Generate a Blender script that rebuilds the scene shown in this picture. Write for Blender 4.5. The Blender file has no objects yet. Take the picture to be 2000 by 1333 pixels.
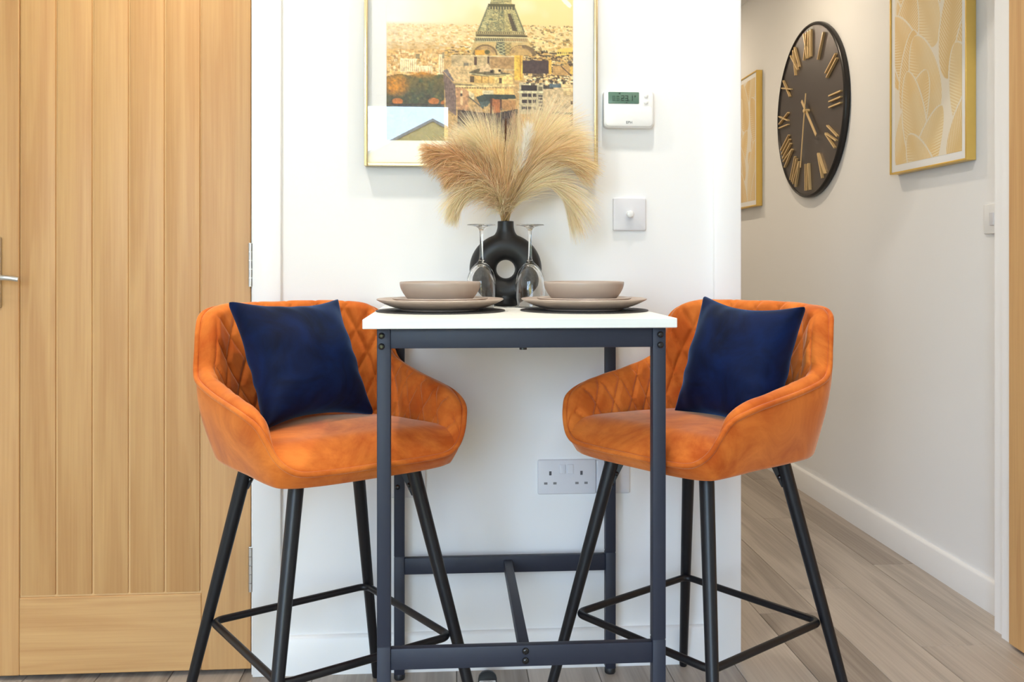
import bpy, bmesh, math, random
import numpy as np
from mathutils import Vector, Matrix

random.seed(7)
rng = np.random.default_rng(7)
scene = bpy.context.scene
col = scene.collection
PI = math.pi

# ------------------------------------------------------------------ camera
CAM = Vector((0.0, -2.305, 1.013))
YAW = math.radians(3.87)
cam_data = bpy.data.cameras.new('camera')
cam_data.sensor_width = 36.0
cam_data.lens = 32.4
cam_data.shift_y = -0.07625
cam_data.clip_start = 0.02
cam = bpy.data.objects.new('camera', cam_data)
cam.location = CAM
cam.rotation_euler = (PI / 2, 0, -YAW)
col.objects.link(cam)
scene.camera = cam

# ------------------------------------------------------------------ world, exposure
world = bpy.data.worlds.new('overcast_sky')
scene.world = world
world.use_nodes = True
bg = world.node_tree.nodes['Background']
bg.inputs['Color'].default_value = (0.56, 0.76, 1.0, 1)
bg.inputs['Strength'].default_value = 16.5
scene.view_settings.view_transform = 'Standard'
scene.view_settings.look = 'None'
scene.view_settings.gamma = 1.0
scene.view_settings.use_curve_mapping = False
scene.view_settings.exposure = 0.0
scene.cycles.max_bounces = 10
scene.cycles.diffuse_bounces = 6
scene.cycles.glossy_bounces = 5
scene.cycles.transmission_bounces = 10
scene.cycles.transparent_max_bounces = 16
scene.cycles.sample_clamp_indirect = 6.0
scene.cycles.caustics_refractive = False
scene.cycles.caustics_reflective = False
scene.cycles.blur_glossy = 0.5
scene.cycles.use_denoising = True

# daylight comes in through the glazed patio door in the rear wall: portal for sampling
REAR = -3.6
WIN = (-1.70, 0.05, 0.04, 2.08)          # x0 x1 z0 z1 of the glazed opening
pl = bpy.data.lights.new('patio_door_portal', 'AREA')
pl.shape = 'RECTANGLE'
pl.size = WIN[1] - WIN[0]
pl.size_y = WIN[3] - WIN[2]
pl.cycles.is_portal = True
po = bpy.data.objects.new('patio_door_portal', pl)
po.location = ((WIN[0] + WIN[1]) / 2, REAR - 0.16, (WIN[2] + WIN[3]) / 2)
po.rotation_euler = (PI / 2, 0, 0)
col.objects.link(po)
ROOM_LAMP_W = 3.2
WALL_ROW_LAMP_W = 9.6
HALL_LAMP_W = 7.0

# ------------------------------------------------------------------ picture-plane helpers (survey of the photo)
FW = Vector((math.sin(YAW), math.cos(YAW), 0))
RT = Vector((math.cos(YAW), -math.sin(YAW), 0))
def ray(x, y):
    return RT * ((x - 1000) / 1800) + FW - Vector((0, 0, 1)) * ((y - 514) / 1800)
def on_y(x, y, Y):
    d = ray(x, y); return CAM + d * ((Y - CAM.y) / d.y)

# ------------------------------------------------------------------ materials
def srgb(r, g, b):
    f = lambda c: (c / 255 / 12.92) if c / 255 <= 0.04045 else ((c / 255 + 0.055) / 1.055) ** 2.4
    return (f(r), f(g), f(b), 1)

def new_mat(name):
    m = bpy.data.materials.new(name); m.use_nodes = True
    nt = m.node_tree
    return m, nt, nt.nodes['Principled BSDF']

def simple(name, color, rough=0.5, metal=0.0, spec=0.5, noise=0.0, scale=30, bump=0.0, bscale=200, sheen=0.0, coat=0.0):
    m, nt, b = new_mat(name)
    b.inputs['Base Color'].default_value = color
    b.inputs['Roughness'].default_value = rough
    b.inputs['Metallic'].default_value = metal
    b.inputs['Specular IOR Level'].default_value = spec
    b.inputs['Coat Weight'].default_value = coat
    if sheen:
        b.inputs['Sheen Weight'].default_value = sheen
    tc = nt.nodes.new('ShaderNodeTexCoord')
    n = nt.nodes.new('ShaderNodeTexNoise')
    n.inputs['Scale'].default_value = scale
    n.inputs['Detail'].default_value = 4
    nt.links.new(tc.outputs['Object'], n.inputs['Vector'])
    mx = nt.nodes.new('ShaderNodeMix'); mx.data_type = 'RGBA'
    c2 = [max(0, c * (1 - noise)) for c in color[:3]] + [1]
    mx.inputs['A'].default_value = color; mx.inputs['B'].default_value = c2
    nt.links.new(n.outputs['Fac'], mx.inputs['Factor'])
    nt.links.new(mx.outputs['Result'], b.inputs['Base Color'])
    if bump:
        n2 = nt.nodes.new('ShaderNodeTexNoise'); n2.inputs['Scale'].default_value = bscale
        nt.links.new(tc.outputs['Object'], n2.inputs['Vector'])
        bp = nt.nodes.new('ShaderNodeBump'); bp.inputs['Strength'].default_value = bump
        bp.inputs['Distance'].default_value = 0.002
        nt.links.new(n2.outputs['Fac'], bp.inputs['Height'])
        nt.links.new(bp.outputs['Normal'], b.inputs['Normal'])
    return m

def wood(name, light, dark, axis='Z', rough=0.45, scale=1.0, vary=0.18, contrast=1.0):
    """grain runs along the given object axis; each object gets its own offset and tint"""
    m, nt, b = new_mat(name)
    N = nt.nodes.new; Lk = nt.links.new
    tc = N('ShaderNodeTexCoord'); oi = N('ShaderNodeObjectInfo')
    add = N('ShaderNodeVectorMath'); add.operation = 'ADD'
    off = N('ShaderNodeVectorMath'); off.operation = 'SCALE'
    off.inputs[0].default_value = (37.0, 91.0, 53.0)
    Lk(oi.outputs['Random'], off.inputs['Scale'])
    Lk(tc.outputs['Object'], add.inputs[0]); Lk(off.outputs['Vector'], add.inputs[1])
    mp = N('ShaderNodeMapping')
    s = {'X': (0.5, 9, 9), 'Y': (9, 0.5, 9), 'Z': (9, 9, 0.5)}[axis]
    mp.inputs['Scale'].default_value = [v * scale for v in s]
    Lk(add.outputs['Vector'], mp.inputs['Vector'])
    n1 = N('ShaderNodeTexNoise'); n1.inputs['Scale'].default_value = 1.6; n1.inputs['Detail'].default_value = 5
    n1.inputs['Distortion'].default_value = 0.6
    Lk(mp.outputs['Vector'], n1.inputs['Vector'])
    mp2 = N('ShaderNodeMapping')
    s2 = {'X': (2.5, 130, 130), 'Y': (130, 2.5, 130), 'Z': (130, 130, 2.5)}[axis]
    mp2.inputs['Scale'].default_value = [v * scale for v in s2]
    Lk(add.outputs['Vector'], mp2.inputs['Vector'])
    n2 = N('ShaderNodeTexNoise'); n2.inputs['Scale'].default_value = 1.5; n2.inputs['Detail'].default_value = 3
    Lk(mp2.outputs['Vector'], n2.inputs['Vector'])
    # cathedral rings
    wv = N('ShaderNodeMath'); wv.operation = 'MULTIPLY'; wv.inputs[1].default_value = 22.0
    Lk(n1.outputs['Fac'], wv.inputs[0])
    sn = N('ShaderNodeMath'); sn.operation = 'SINE'; Lk(wv.outputs[0], sn.inputs[0])
    m1 = N('ShaderNodeMath'); m1.operation = 'MULTIPLY_ADD'; m1.inputs[1].default_value = 0.13 * contrast; m1.inputs[2].default_value = 0.28
    Lk(sn.outputs[0], m1.inputs[0])
    m2 = N('ShaderNodeMath'); m2.operation = 'MULTIPLY_ADD'; m2.inputs[1].default_value = 0.5 * contrast
    Lk(n2.outputs['Fac'], m2.inputs[0]); Lk(m1.outputs[0], m2.inputs[2])
    m3 = N('ShaderNodeMath'); m3.operation = 'MULTIPLY_ADD'; m3.inputs[1].default_value = vary * 2
    Lk(oi.outputs['Random'], m3.inputs[0]); Lk(m2.outputs[0], m3.inputs[2])
    m4 = N('ShaderNodeMath'); m4.operation = 'SUBTRACT'; m4.inputs[1].default_value = vary; m4.use_clamp = True
    Lk(m3.outputs[0], m4.inputs[0])
    mx = N('ShaderNodeMix'); mx.data_type = 'RGBA'
    mx.inputs['A'].default_value = light; mx.inputs['B'].default_value = dark
    Lk(m4.outputs[0], mx.inputs['Factor'])
    Lk(mx.outputs['Result'], b.inputs['Base Color'])
    b.inputs['Roughness'].default_value = rough
    bp = N('ShaderNodeBump'); bp.inputs['Strength'].default_value = 0.15; bp.inputs['Distance'].default_value = 0.001
    Lk(n2.outputs['Fac'], bp.inputs['Height']); Lk(bp.outputs['Normal'], b.inputs['Normal'])
    return m

def velvet(name, base, tip, rough=0.8, mott=6.0, sheen=0.6, tint=(1, 1, 1, 1)):
    m, nt, b = new_mat(name)
    N = nt.nodes.new; Lk = nt.links.new
    tc = N('ShaderNodeTexCoord')
    n = N('ShaderNodeTexNoise'); n.inputs['Scale'].default_value = mott; n.inputs['Detail'].default_value = 6
    n.inputs['Roughness'].default_value = 0.62; n.inputs['Distortion'].default_value = 1.2
    Lk(tc.outputs['Object'], n.inputs['Vector'])
    rp = N('ShaderNodeValToRGB'); rp.color_ramp.elements[0].position = 0.36; rp.color_ramp.elements[1].position = 0.66
    rp.color_ramp.elements[0].color = base; rp.color_ramp.elements[1].color = tip
    Lk(n.outputs['Fac'], rp.inputs['Fac'])
    Lk(rp.outputs['Color'], b.inputs['Base Color'])
    b.inputs['Roughness'].default_value = rough
    b.inputs['Specular IOR Level'].default_value = 0.15
    b.inputs['Sheen Weight'].default_value = sheen
    b.inputs['Sheen Roughness'].default_value = 0.35
    b.inputs['Sheen Tint'].default_value = tint
    n2 = N('ShaderNodeTexNoise'); n2.inputs['Scale'].default_value = 900
    Lk(tc.outputs['Object'], n2.inputs['Vector'])
    bp = N('ShaderNodeBump'); bp.inputs['Strength'].default_value = 0.12; bp.inputs['Distance'].default_value = 0.001
    Lk(n2.outputs['Fac'], bp.inputs['Height']); Lk(bp.outputs['Normal'], b.inputs['Normal'])
    return m

def painted(name, rough=0.6, spec=0.3):
    m, nt, b = new_mat(name)
    at = nt.nodes.new('ShaderNodeAttribute'); at.attribute_name = 'paint'
    nt.links.new(at.outputs['Color'], b.inputs['Base Color'])
    b.inputs['Roughness'].default_value = rough
    b.inputs['Specular IOR Level'].default_value = spec
    return m

def thin_glass(name, rough=0.0, gain=0.04):
    m = bpy.data.materials.new(name); m.use_nodes = True
    nt = m.node_tree; nt.nodes.clear()
    o = nt.nodes.new('ShaderNodeOutputMaterial'); mx = nt.nodes.new('ShaderNodeMixShader')
    t = nt.nodes.new('ShaderNodeBsdfTransparent'); g = nt.nodes.new('ShaderNodeBsdfGlossy')
    g.inputs['Roughness'].default_value = rough
    mx.inputs[0].default_value = gain
    nt.links.new(t.outputs[0], mx.inputs[1])
    nt.links.new(g.outputs[0], mx.inputs[2]); nt.links.new(mx.outputs[0], o.inputs['Surface'])
    return m

def glass_solid(name):
    m = bpy.data.materials.new(name); m.use_nodes = True
    nt = m.node_tree; nt.nodes.clear()
    o = nt.nodes.new('ShaderNodeOutputMaterial'); g = nt.nodes.new('ShaderNodeBsdfGlass')
    g.inputs['IOR'].default_value = 1.5; g.inputs['Roughness'].default_value = 0.0
    nt.links.new(g.outputs[0], o.inputs['Surface'])
    return m

def emit(name, color, s):
    m = bpy.data.materials.new(name); m.use_nodes = True
    nt = m.node_tree; nt.nodes.clear()
    o = nt.nodes.new('ShaderNodeOutputMaterial'); e = nt.nodes.new('ShaderNodeEmission')
    e.inputs['Color'].default_value = color; e.inputs['Strength'].default_value = s
    nt.links.new(e.outputs[0], o.inputs['Surface'])
    return m

M = {}
M['wall'] = simple('white_emulsion', (0.86, 0.86, 0.855, 1), 0.85, spec=0.2, noise=0.015, scale=3, bump=0.04, bscale=350)
M['gloss_white'] = simple('white_satin_paint', (0.87, 0.87, 0.87, 1), 0.35, spec=0.4, noise=0.01)
M['ceiling'] = simple('ceiling_paint', (0.88, 0.88, 0.88, 1), 0.9, spec=0.1, noise=0.01)
M['oak_v'] = wood('oak_upright_grain', srgb(216, 175, 120), srgb(178, 128, 78), 'Z', 0.42, vary=0.10)
M['oak_h'] = wood('oak_cross_grain', srgb(216, 175, 120), srgb(178, 128, 78), 'X', 0.42, vary=0.05)
M['oak_groove'] = simple('oak_groove', srgb(222, 182, 128), 0.6, noise=0.1)
M['plank'] = wood('grey_oak_plank', srgb(198, 187, 175), srgb(124, 112, 101), 'Y', 0.42, scale=0.8, vary=0.22, contrast=1.1)
M['floor_joint'] = simple('floor_joint', srgb(70, 62, 55), 0.9, noise=0.1)
M['charcoal'] = simple('charcoal_powder_coat', srgb(38, 42, 56), 0.5, spec=0.4, noise=0.06, bump=0.05, bscale=900)
M['black_metal'] = simple('matt_black_steel', srgb(19, 19, 23), 0.40, spec=0.4, noise=0.08)
M['bolt'] = simple('black_bolt', (0.006, 0.006, 0.007, 1), 0.18, spec=0.6, noise=0.05)
M['top'] = wood('white_wood_laminate', srgb(246, 247, 242), srgb(224, 223, 214), 'X', 0.4, scale=1.2, vary=0.02, contrast=0.8)
M['orange'] = velvet('orange_velvet', srgb(180, 82, 26), srgb(224, 126, 52), sheen=0.5, tint=(1, 0.74, 0.52, 1))
M['navy'] = velvet('navy_velvet', srgb(2, 10, 36), srgb(4, 26, 70), rough=0.7, mott=9, sheen=0.30, tint=(0.25, 0.5, 1.0, 1))
M['stone'] = simple('taupe_stoneware', srgb(176, 158, 144), 0.38, spec=0.4, noise=0.05, scale=8, coat=0.1)
M['mat'] = simple('dark_placemat', srgb(58, 54, 54), 0.55, noise=0.1, bump=0.3, bscale=700)
M['vase'] = simple('matt_black_ceramic', srgb(28, 27, 28), 0.42, spec=0.45, noise=0.1)
M['gold'] = simple('brushed_gold', (0.86, 0.66, 0.37, 1), 0.25, metal=1.0, noise=0.05, scale=60)
M['gold_flat'] = simple('satin_gold', (0.86, 0.60, 0.17, 1), 0.38, metal=0.85, noise=0.05, scale=60)
M['gold_pale'] = simple('numeral_gold', (0.80, 0.58, 0.29, 1), 0.35, metal=0.35, noise=0.05)
M['mount'] = simple('white_mount_board', (0.87, 0.87, 0.86, 1), 0.8, spec=0.2, noise=0.01)
M['glass_pane'] = thin_glass('picture_glass', gain=0.058)
M['window_glass'] = thin_glass('window_glass', gain=0.03)
M['crystal'] = glass_solid('clear_wine_glass')
M['plastic'] = simple('white_plastic', (0.83, 0.83, 0.82, 1), 0.3, spec=0.5, noise=0.01)
M['plate_grey'] = simple('pale_grey_plastic', (0.70, 0.70, 0.73, 1), 0.32, spec=0.5, noise=0.01)
M['slot'] = simple('socket_slot', (0.09, 0.09, 0.10, 1), 0.6, noise=0.05)
M['lcd'] = simple('lcd_grey_green', srgb(92, 122, 106), 0.25, noise=0.05)
M['lcd_dark'] = simple('lcd_segment', srgb(30, 46, 38), 0.4, noise=0.05)
M['lcd_faint'] = simple('lcd_faint_segment', srgb(74, 100, 86), 0.4, noise=0.05)
M['print_grey'] = simple('grey_lettering', srgb(125, 125, 125), 0.5, noise=0.05)
M['chrome'] = simple('satin_steel', (0.62, 0.61, 0.59, 1), 0.28, metal=1.0, noise=0.05)
M['polished'] = simple('polished_chrome', (0.75, 0.74, 0.72, 1), 0.12, metal=1.0, noise=0.02)
M['rubber'] = simple('black_rubber', (0.012, 0.013, 0.015, 1), 0.5, noise=0.1)
M['clock_face'] = simple('dark_bronze_clock_face', srgb(78, 70, 66), 0.38, metal=0.25, spec=0.5, noise=0.06, scale=5)
M['clock_rim'] = simple('dark_clock_rim', srgb(40, 37, 36), 0.35, metal=0.3, noise=0.05)
M['paint'] = painted('printed_picture', 0.55, 0.2)
M['paint_art'] = painted('printed_leaf_canvas', 0.35, 0.4)
M['straw'] = simple('dried_stem', srgb(200, 168, 116), 0.7, noise=0.25, scale=60)
M['brick'] = simple('brick_gable', (1.0, 0.64, 0.20, 1), 0.9, noise=0.15, scale=6)
M['tile_roof'] = simple('roof_tiles', srgb(206, 184, 160), 0.8, noise=0.3, scale=12)
M['grass'] = simple('lawn', srgb(90, 110, 60), 0.9, noise=0.4, scale=5)

# ------------------------------------------------------------------ mesh helpers
class MB:
    def __init__(self): self.v = []; self.f = []
    def add(self, v, f):
        o = len(self.v); self.v += [tuple(p) for p in v]; self.f += [tuple(i + o for i in q) for q in f]
        return self
    def box(self, x0, x1, y0, y1, z0, z1):
        v = [(x0, y0, z0), (x1, y0, z0), (x1, y1, z0), (x0, y1, z0), (x0, y0, z1), (x1, y0, z1), (x1, y1, z1), (x0, y1, z1)]
        return self.add(v, [(0, 3, 2, 1), (4, 5, 6, 7), (0, 1, 5, 4), (1, 2, 6, 5), (2, 3, 7, 6), (3, 0, 4, 7)])
    def bbox(self, x0, x1, y0, y1, z0, z1, bev=0.002, seg=2):
        bm = bmesh.new(); bmesh.ops.create_cube(bm, size=1)
        bmesh.ops.scale(bm, vec=(x1 - x0, y1 - y0, z1 - z0), verts=bm.verts)
        bmesh.ops.translate(bm, vec=((x0 + x1) / 2, (y0 + y1) / 2, (z0 + z1) / 2), verts=bm.verts)
        bmesh.ops.bevel(bm, geom=bm.edges[:], offset=bev, segments=seg, profile=0.5, affect='EDGES')
        return self.bm(bm)
    def bm(self, bm):
        bm.verts.ensure_lookup_table(); bm.verts.index_update()
        self.add([v.co[:] for v in bm.verts], [[v.index for v in f.verts] for f in bm.faces]); bm.free(); return self
    def tube(self, pts, r, n=12, closed=False, cap=True):
        pts = [Vector(p) for p in pts]; k = len(pts)
        rad = r if isinstance(r, (list, tuple)) else [r] * k
        up = None; rings = []
        for i in range(k):
            a = pts[(i - 1) % k] if (closed or i > 0) else pts[i]
            b = pts[(i + 1) % k] if (closed or i < k - 1) else pts[i]
            t = (b - a).normalized()
            if up is None:
                up = Vector((0, 0, 1)) if abs(t.z) < 0.9 else Vector((1, 0, 0))
            up = (up - t * up.dot(t))
            if up.length < 1e-6: up = t.orthogonal()
            up.normalize(); sd = t.cross(up)
            rings.append([pts[i] + (up * math.cos(2 * PI * j / n) + sd * math.sin(2 * PI * j / n)) * rad[i] for j in range(n)])
        v = [p for rg in rings for p in rg]; f = []
        for i in range(k if closed else k - 1):
            i2 = (i + 1) % k
            for j in range(n):
                j2 = (j + 1) % n
                f.append((i * n + j, i * n + j2, i2 * n + j2, i2 * n + j))
        if not closed and cap:
            f.append(tuple(range(n - 1, -1, -1))); f.append(tuple((k - 1) * n + j for j in range(n)))
        return self.add(v, f)
    def lathe(self, prof, c=(0, 0, 0), n=64, axis='Z', closed=False):
        """prof: (radius, height) list; closed joins last ring to first"""
        v = []; f = []; k = len(prof)
        for (r, h) in prof:
            for j in range(n):
                a = 2 * PI * j / n
                p = (r * math.cos(a), r * math.sin(a), h)
                if axis == 'Y': p = (p[0], -p[2], p[1])
                if axis == 'X': p = (p[2], p[0], p[1])
                v.append((p[0] + c[0], p[1] + c[1], p[2] + c[2]))
        for i in range(k if closed else k - 1):
            i2 = (i + 1) % k
            for j in range(n):
                j2 = (j + 1) % n
                f.append((i * n + j, i * n + j2, i2 * n + j2, i2 * n + j))
        if not closed:
            if prof[0][0] > 1e-6: f.append(tuple(range(n - 1, -1, -1)))
            if prof[-1][0] > 1e-6: f.append(tuple((k - 1) * n + j for j in range(n)))
        return self.add(v, f)
    def grid(self, P, wrap=False):
        """P: list of rows of points"""
        r = len(P); c = len(P[0]); f = []
        for i in range(r - 1):
            for j in range(c if wrap else c - 1):
                j2 = (j + 1) % c
                f.append((i * c + j, i * c + j2, (i + 1) * c + j2, (i + 1) * c + j))
        return self.add([p for row in P for p in row], f)
    def xf(self, mat):
        self.v = [tuple(mat @ Vector(p)) for p in self.v]; return self
    def mesh(self, name, mat, smooth=40, fix=True):
        me = bpy.data.meshes.new(name); me.from_pydata(self.v, [], self.f)
        if fix:
            bm = bmesh.new(); bm.from_mesh(me)
            bmesh.ops.remove_doubles(bm, verts=bm.verts, dist=1e-6)
            bmesh.ops.recalc_face_normals(bm, faces=bm.faces); bm.to_mesh(me); bm.free()
        if smooth:
            me.shade_smooth(); me.set_sharp_from_angle(angle=math.radians(smooth))
        me.materials.append(mat); return me
    def build(self, name, mat, parent=None, smooth=40, fix=True):
        o = bpy.data.objects.new(name, self.mesh(name, mat, smooth, fix))
        col.objects.link(o)
        if parent: o.parent = parent
        return o

def tag(o, label=None, cat=None, group=None, kind=None):
    if label: o['label'] = label
    if cat: o['category'] = cat
    if group: o['group'] = group
    if kind: o['kind'] = kind
    return o
def thing(name, label, cat, loc=(0, 0, 0), rz=0, group=None, kind=None):
    o = bpy.data.objects.new(name, None); o.empty_display_size = 0.05
    o.location = loc; o.rotation_euler = (0, 0, rz); col.objects.link(o)
    return tag(o, label, cat, group, kind)
def copy_tree(o, parent=None):
    c = o.copy(); col.objects.link(c); c.parent = parent
    for ch in o.children: copy_tree(ch, c)
    return c
def struct(name, mb, mat, label, smooth=0, cat=None):
    o = mb.build(name, mat, None, smooth); tag(o, label, cat, kind='structure'); return o
def cr(pts, n, closed=False):
    """centripetal-ish Catmull-Rom through numpy points, n samples uniformly in arclength"""
    P = np.array(pts, float); k = len(P); out = []
    segs = k if closed else k - 1
    for i in range(segs):
        p1 = P[i]; p2 = P[(i + 1) % k]
        p0 = P[(i - 1) % k] if closed or i > 0 else 2 * p1 - p2
        p3 = P[(i + 2) % k] if closed or i + 2 < k else 2 * p2 - p1
        for t in np.linspace(0, 1, 16, endpoint=False):
            out.append(0.5 * (2 * p1 + (p2 - p0) * t + (2 * p0 - 5 * p1 + 4 * p2 - p3) * t * t + (3 * p1 - p0 - 3 * p2 + p3) * t ** 3))
    out.append(P[0] if closed else P[-1])
    out = np.array(out)
    return out, n
def resample(curve, n, params=None):
    d = np.r_[0, np.cumsum(np.linalg.norm(np.diff(curve, axis=0), axis=1))]
    t = (np.linspace(0, 1, n) if params is None else params) * d[-1]
    return np.stack([np.interp(t, d, curve[:, i]) for i in range(curve.shape[1])], 1)
def text_mesh(s, size, depth=0.0004):
    cu = bpy.data.curves.new('lettering', 'FONT'); cu.body = s; cu.size = size; cu.extrude = depth
    cu.align_x = 'CENTER'; cu.align_y = 'CENTER'
    o = bpy.data.objects.new('lettering_tmp', cu); col.objects.link(o)
    dg = bpy.context.evaluated_depsgraph_get(); dg.update()
    me = bpy.data.meshes.new_from_object(o.evaluated_get(dg))
    bpy.data.objects.remove(o); bpy.data.curves.remove(cu); return me

# ================================================================== THE ROOM
CEIL = 2.40
XL, XR = -2.3, 2.5
DL0, DL1 = -1.180, -0.489          # left oak door leaf
OP0, OP1 = 0.741, 1.500            # hallway doorway, clear opening
WT = 0.12                          # wall thickness
HX = 1.572                         # hallway right wall
HY1 = 4.2
HX0 = 0.35

floor = struct('floor', MB().box(XL - .1, XR + .1, REAR - 0.1, HY1 + .1, -0.08, -0.012), M['floor_joint'], 'grey oak plank floor running from room into hallway')
# planks: individual boards, children of the floor
PW = 0.175; PLEN = 1.22
pm = MB().bbox(-PW / 2 + .0006, PW / 2 - .0006, -PLEN / 2 + .0006, PLEN / 2 - .0006, -0.012, 0.0, 0.0012, 1).mesh('plank', M['plank'], 0)
x = 1.067 - PW * 20 + PW / 2
ci = 0
offs = {19: .30, 20: .49, 21: .05, 22: .70, 18: .95, 17: .15}
while x < XR + PW / 2:
    o0 = offs.get(ci, (ci * 0.437) % 1.0 * PLEN)
    y = -5 * PLEN + o0 + PLEN / 2
    while y < HY1 + PLEN / 2:
        if y > REAR - PLEN / 2 and not (y > WT + PLEN / 2 + .05 and (x < HX0 - PW / 2 or x > HX + PW)):
            p = bpy.data.objects.new('plank', pm); col.objects.link(p); p.parent = floor; p.location = (x, y, 0)
        y += PLEN
    x += PW; ci += 1

back = MB()
back.box(XL - .1, DL0 - .035, 0, WT, 0, CEIL).box(DL0 - .035, DL1 + .035, 0, WT, 2.03, CEIL)
back.box(DL1 + .035, OP0 - .03, 0, WT, 0, CEIL).box(OP0 - .03, OP1 + .03, 0, WT, 2.03, CEIL).box(OP1 + .03, XR + .1, 0, WT, 0, CEIL)
struct('wall_back', back, M['wall'], 'white wall behind the bar table')
struct('wall_left', MB().box(XL - .1, XL, REAR, 0, 0, CEIL), M['wall'], 'white side wall left of the oak door')
struct('wall_right', MB().box(XR, XR + .1, REAR, 0, 0, CEIL), M['wall'], 'white side wall beyond the open oak door')
rear = MB().box(XL - .1, WIN[0], REAR - .14, REAR, 0, CEIL).box(WIN[1], XR + .1, REAR - .14, REAR, 0, CEIL)
rear.box(WIN[0], WIN[1], REAR - .14, REAR, WIN[3], CEIL).box(WIN[0], WIN[1], REAR - .14, REAR, 0, WIN[2])
struct('wall_rear', rear, M['wall'], 'white wall with the glazed patio door')
struct('ceiling', MB().box(XL - .1, XR + .1, REAR - .14, HY1 + .1, CEIL, CEIL + .1), M['ceiling'], 'flat white ceiling with recessed downlights')
struct('wall_hall_right', MB().box(HX, HX + .1, WT, HY1 + .1, 0, CEIL), M['wall'], 'white hallway wall carrying the clock and leaf pictures')
struct('wall_hall_left', MB().box(HX0 - .1, HX0, WT, HY1 + .1, 0, CEIL), M['wall'], 'white hallway wall on the near side')
struct('wall_hall_end', MB().box(HX0, HX, HY1, HY1 + .1, 0, CEIL), M['wall'], 'white wall at the end of the hallway')

struct('wall_leak_block', MB().box(DL0 - .3, DL1 + .3, 1.0, 1.1, 0, CEIL).box(DL0 - .4, DL0 - .3, WT, 1.1, 0, CEIL).box(DL1 + .3, DL1 + .4, WT, 1.1, 0, CEIL), M['wall'], 'unseen white walls added behind the oak door to block sky light')  # unseen box, added so sky light does not leak round the closed door
def skirt(x0, x1, y, sgn=-1):
    h = .095; t = .015
    prof = [(0, 0), (t, 0), (t, h - .008), (t - .003, h - .003), (t - .008, h), (0, h)]
    v = []; n = len(prof)
    for X in (x0, x1):
        for (d, z) in prof: v.append((X, y + sgn * d, z))
    f = [(i, (i + 1) % n, n + (i + 1) % n, n + i) for i in range(n)] + [tuple(range(n)), tuple(range(2 * n - 1, n - 1, -1))]
    return MB().add(v, f)
struct('baseboard_back', skirt(DL1 + .076, OP0 - .073, 0), M['gloss_white'], 'white skirting board under the socket wall', smooth=50)
s = skirt(WT + .04, HY1, 0)
s.v = [(HX + q[1], q[0], q[2]) for q in s.v]
struct('baseboard_hall', s, M['gloss_white'], 'white skirting board along the hallway wall', smooth=50)
struct('baseboard_left', skirt(XL, DL0 - .11, 0), M['gloss_white'], 'white skirting board left of the oak door', smooth=50)
struct('baseboard_right', skirt(OP1 + .09, XR, 0), M['gloss_white'], 'white skirting board behind the open door', smooth=50)

# door linings and architraves
def lining(x0, x1, y0, y1, top=2.0):
    return MB().box(x0 - .03, x0, y0, y1, 0, top + .03).box(x1, x1 + .03, y0, y1, 0, top + .03).box(x0, x1, y0, y1, top, top + .03)
def architrave(x0, x1, top, w=.068, t=.018, y=0, sg=-1):
    m = MB()
    ya, yb = sorted((y, y + sg * t))
    m.bbox(x0 - w, x0, ya, yb, 0, top, .003).bbox(x1, x1 + w, ya, yb, 0, top, .003).bbox(x0 - w, x1 + w, ya, yb, top, top + w, .003)
    return m
struct('trim_1', lining(DL0 - .003, DL1 + .003, -.001, WT, 2.003), M['gloss_white'], 'white lining of the left oak door', smooth=0)
struct('trim_2', architrave(DL0 - .008, DL1 + .008, 2.008), M['gloss_white'], 'white architrave around the left oak door', smooth=30)
lin = lining(OP0, OP1, -.001, WT + .022)
lin.box(OP1 - .012, OP1, .055, WT - .03, 0, 2.0).box(OP0, OP0 + .012, .055, WT - .03, 0, 2.0)
struct('trim_3', lin, M['gloss_white'], 'white lining and stop of the hallway doorway', smooth=0)
struct('trim_4', architrave(OP0 - .005, OP1 + .005, 2.005), M['gloss_white'], 'white architrave around the hallway doorway', smooth=30)
# strike plate on the near jamb
tag(MB().bbox(OP0 - .001, OP0 + .0035, .012, .036, .962, 1.012, .001, 1).build('strike_plate', M['chrome']), 'small steel strike plate in the white doorway jamb', 'strike plate')

# patio door (source of daylight, seen mirrored in the picture glass)
win = struct('window_1', MB().box(WIN[0], WIN[0] + .06, REAR - .1, REAR - .03, WIN[2], WIN[3]).box(WIN[1] - .06, WIN[1], REAR - .1, REAR - .03, WIN[2], WIN[3])
             .box(WIN[0] + .06, WIN[1] - .06, REAR - .1, REAR - .03, WIN[3] - .06, WIN[3]).box(WIN[0] + .06, WIN[1] - .06, REAR - .1, REAR - .03, WIN[2], WIN[2] + .08)
             .box((WIN[0] + WIN[1]) / 2 - .04, (WIN[0] + WIN[1]) / 2 + .04, REAR - .1, REAR - .03, WIN[2] + .08, WIN[3] - .06), M['gloss_white'], 'white framed glazed patio door')
for a, b_ in ((WIN[0] + .06, (WIN[0] + WIN[1]) / 2 - .04), ((WIN[0] + WIN[1]) / 2 + .04, WIN[1] - .06)):
    MB().box(a, b_, REAR - .068, REAR - .062, WIN[2] + .08, WIN[3] - .06).build('pane', M['window_glass'], win, 0)
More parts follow.
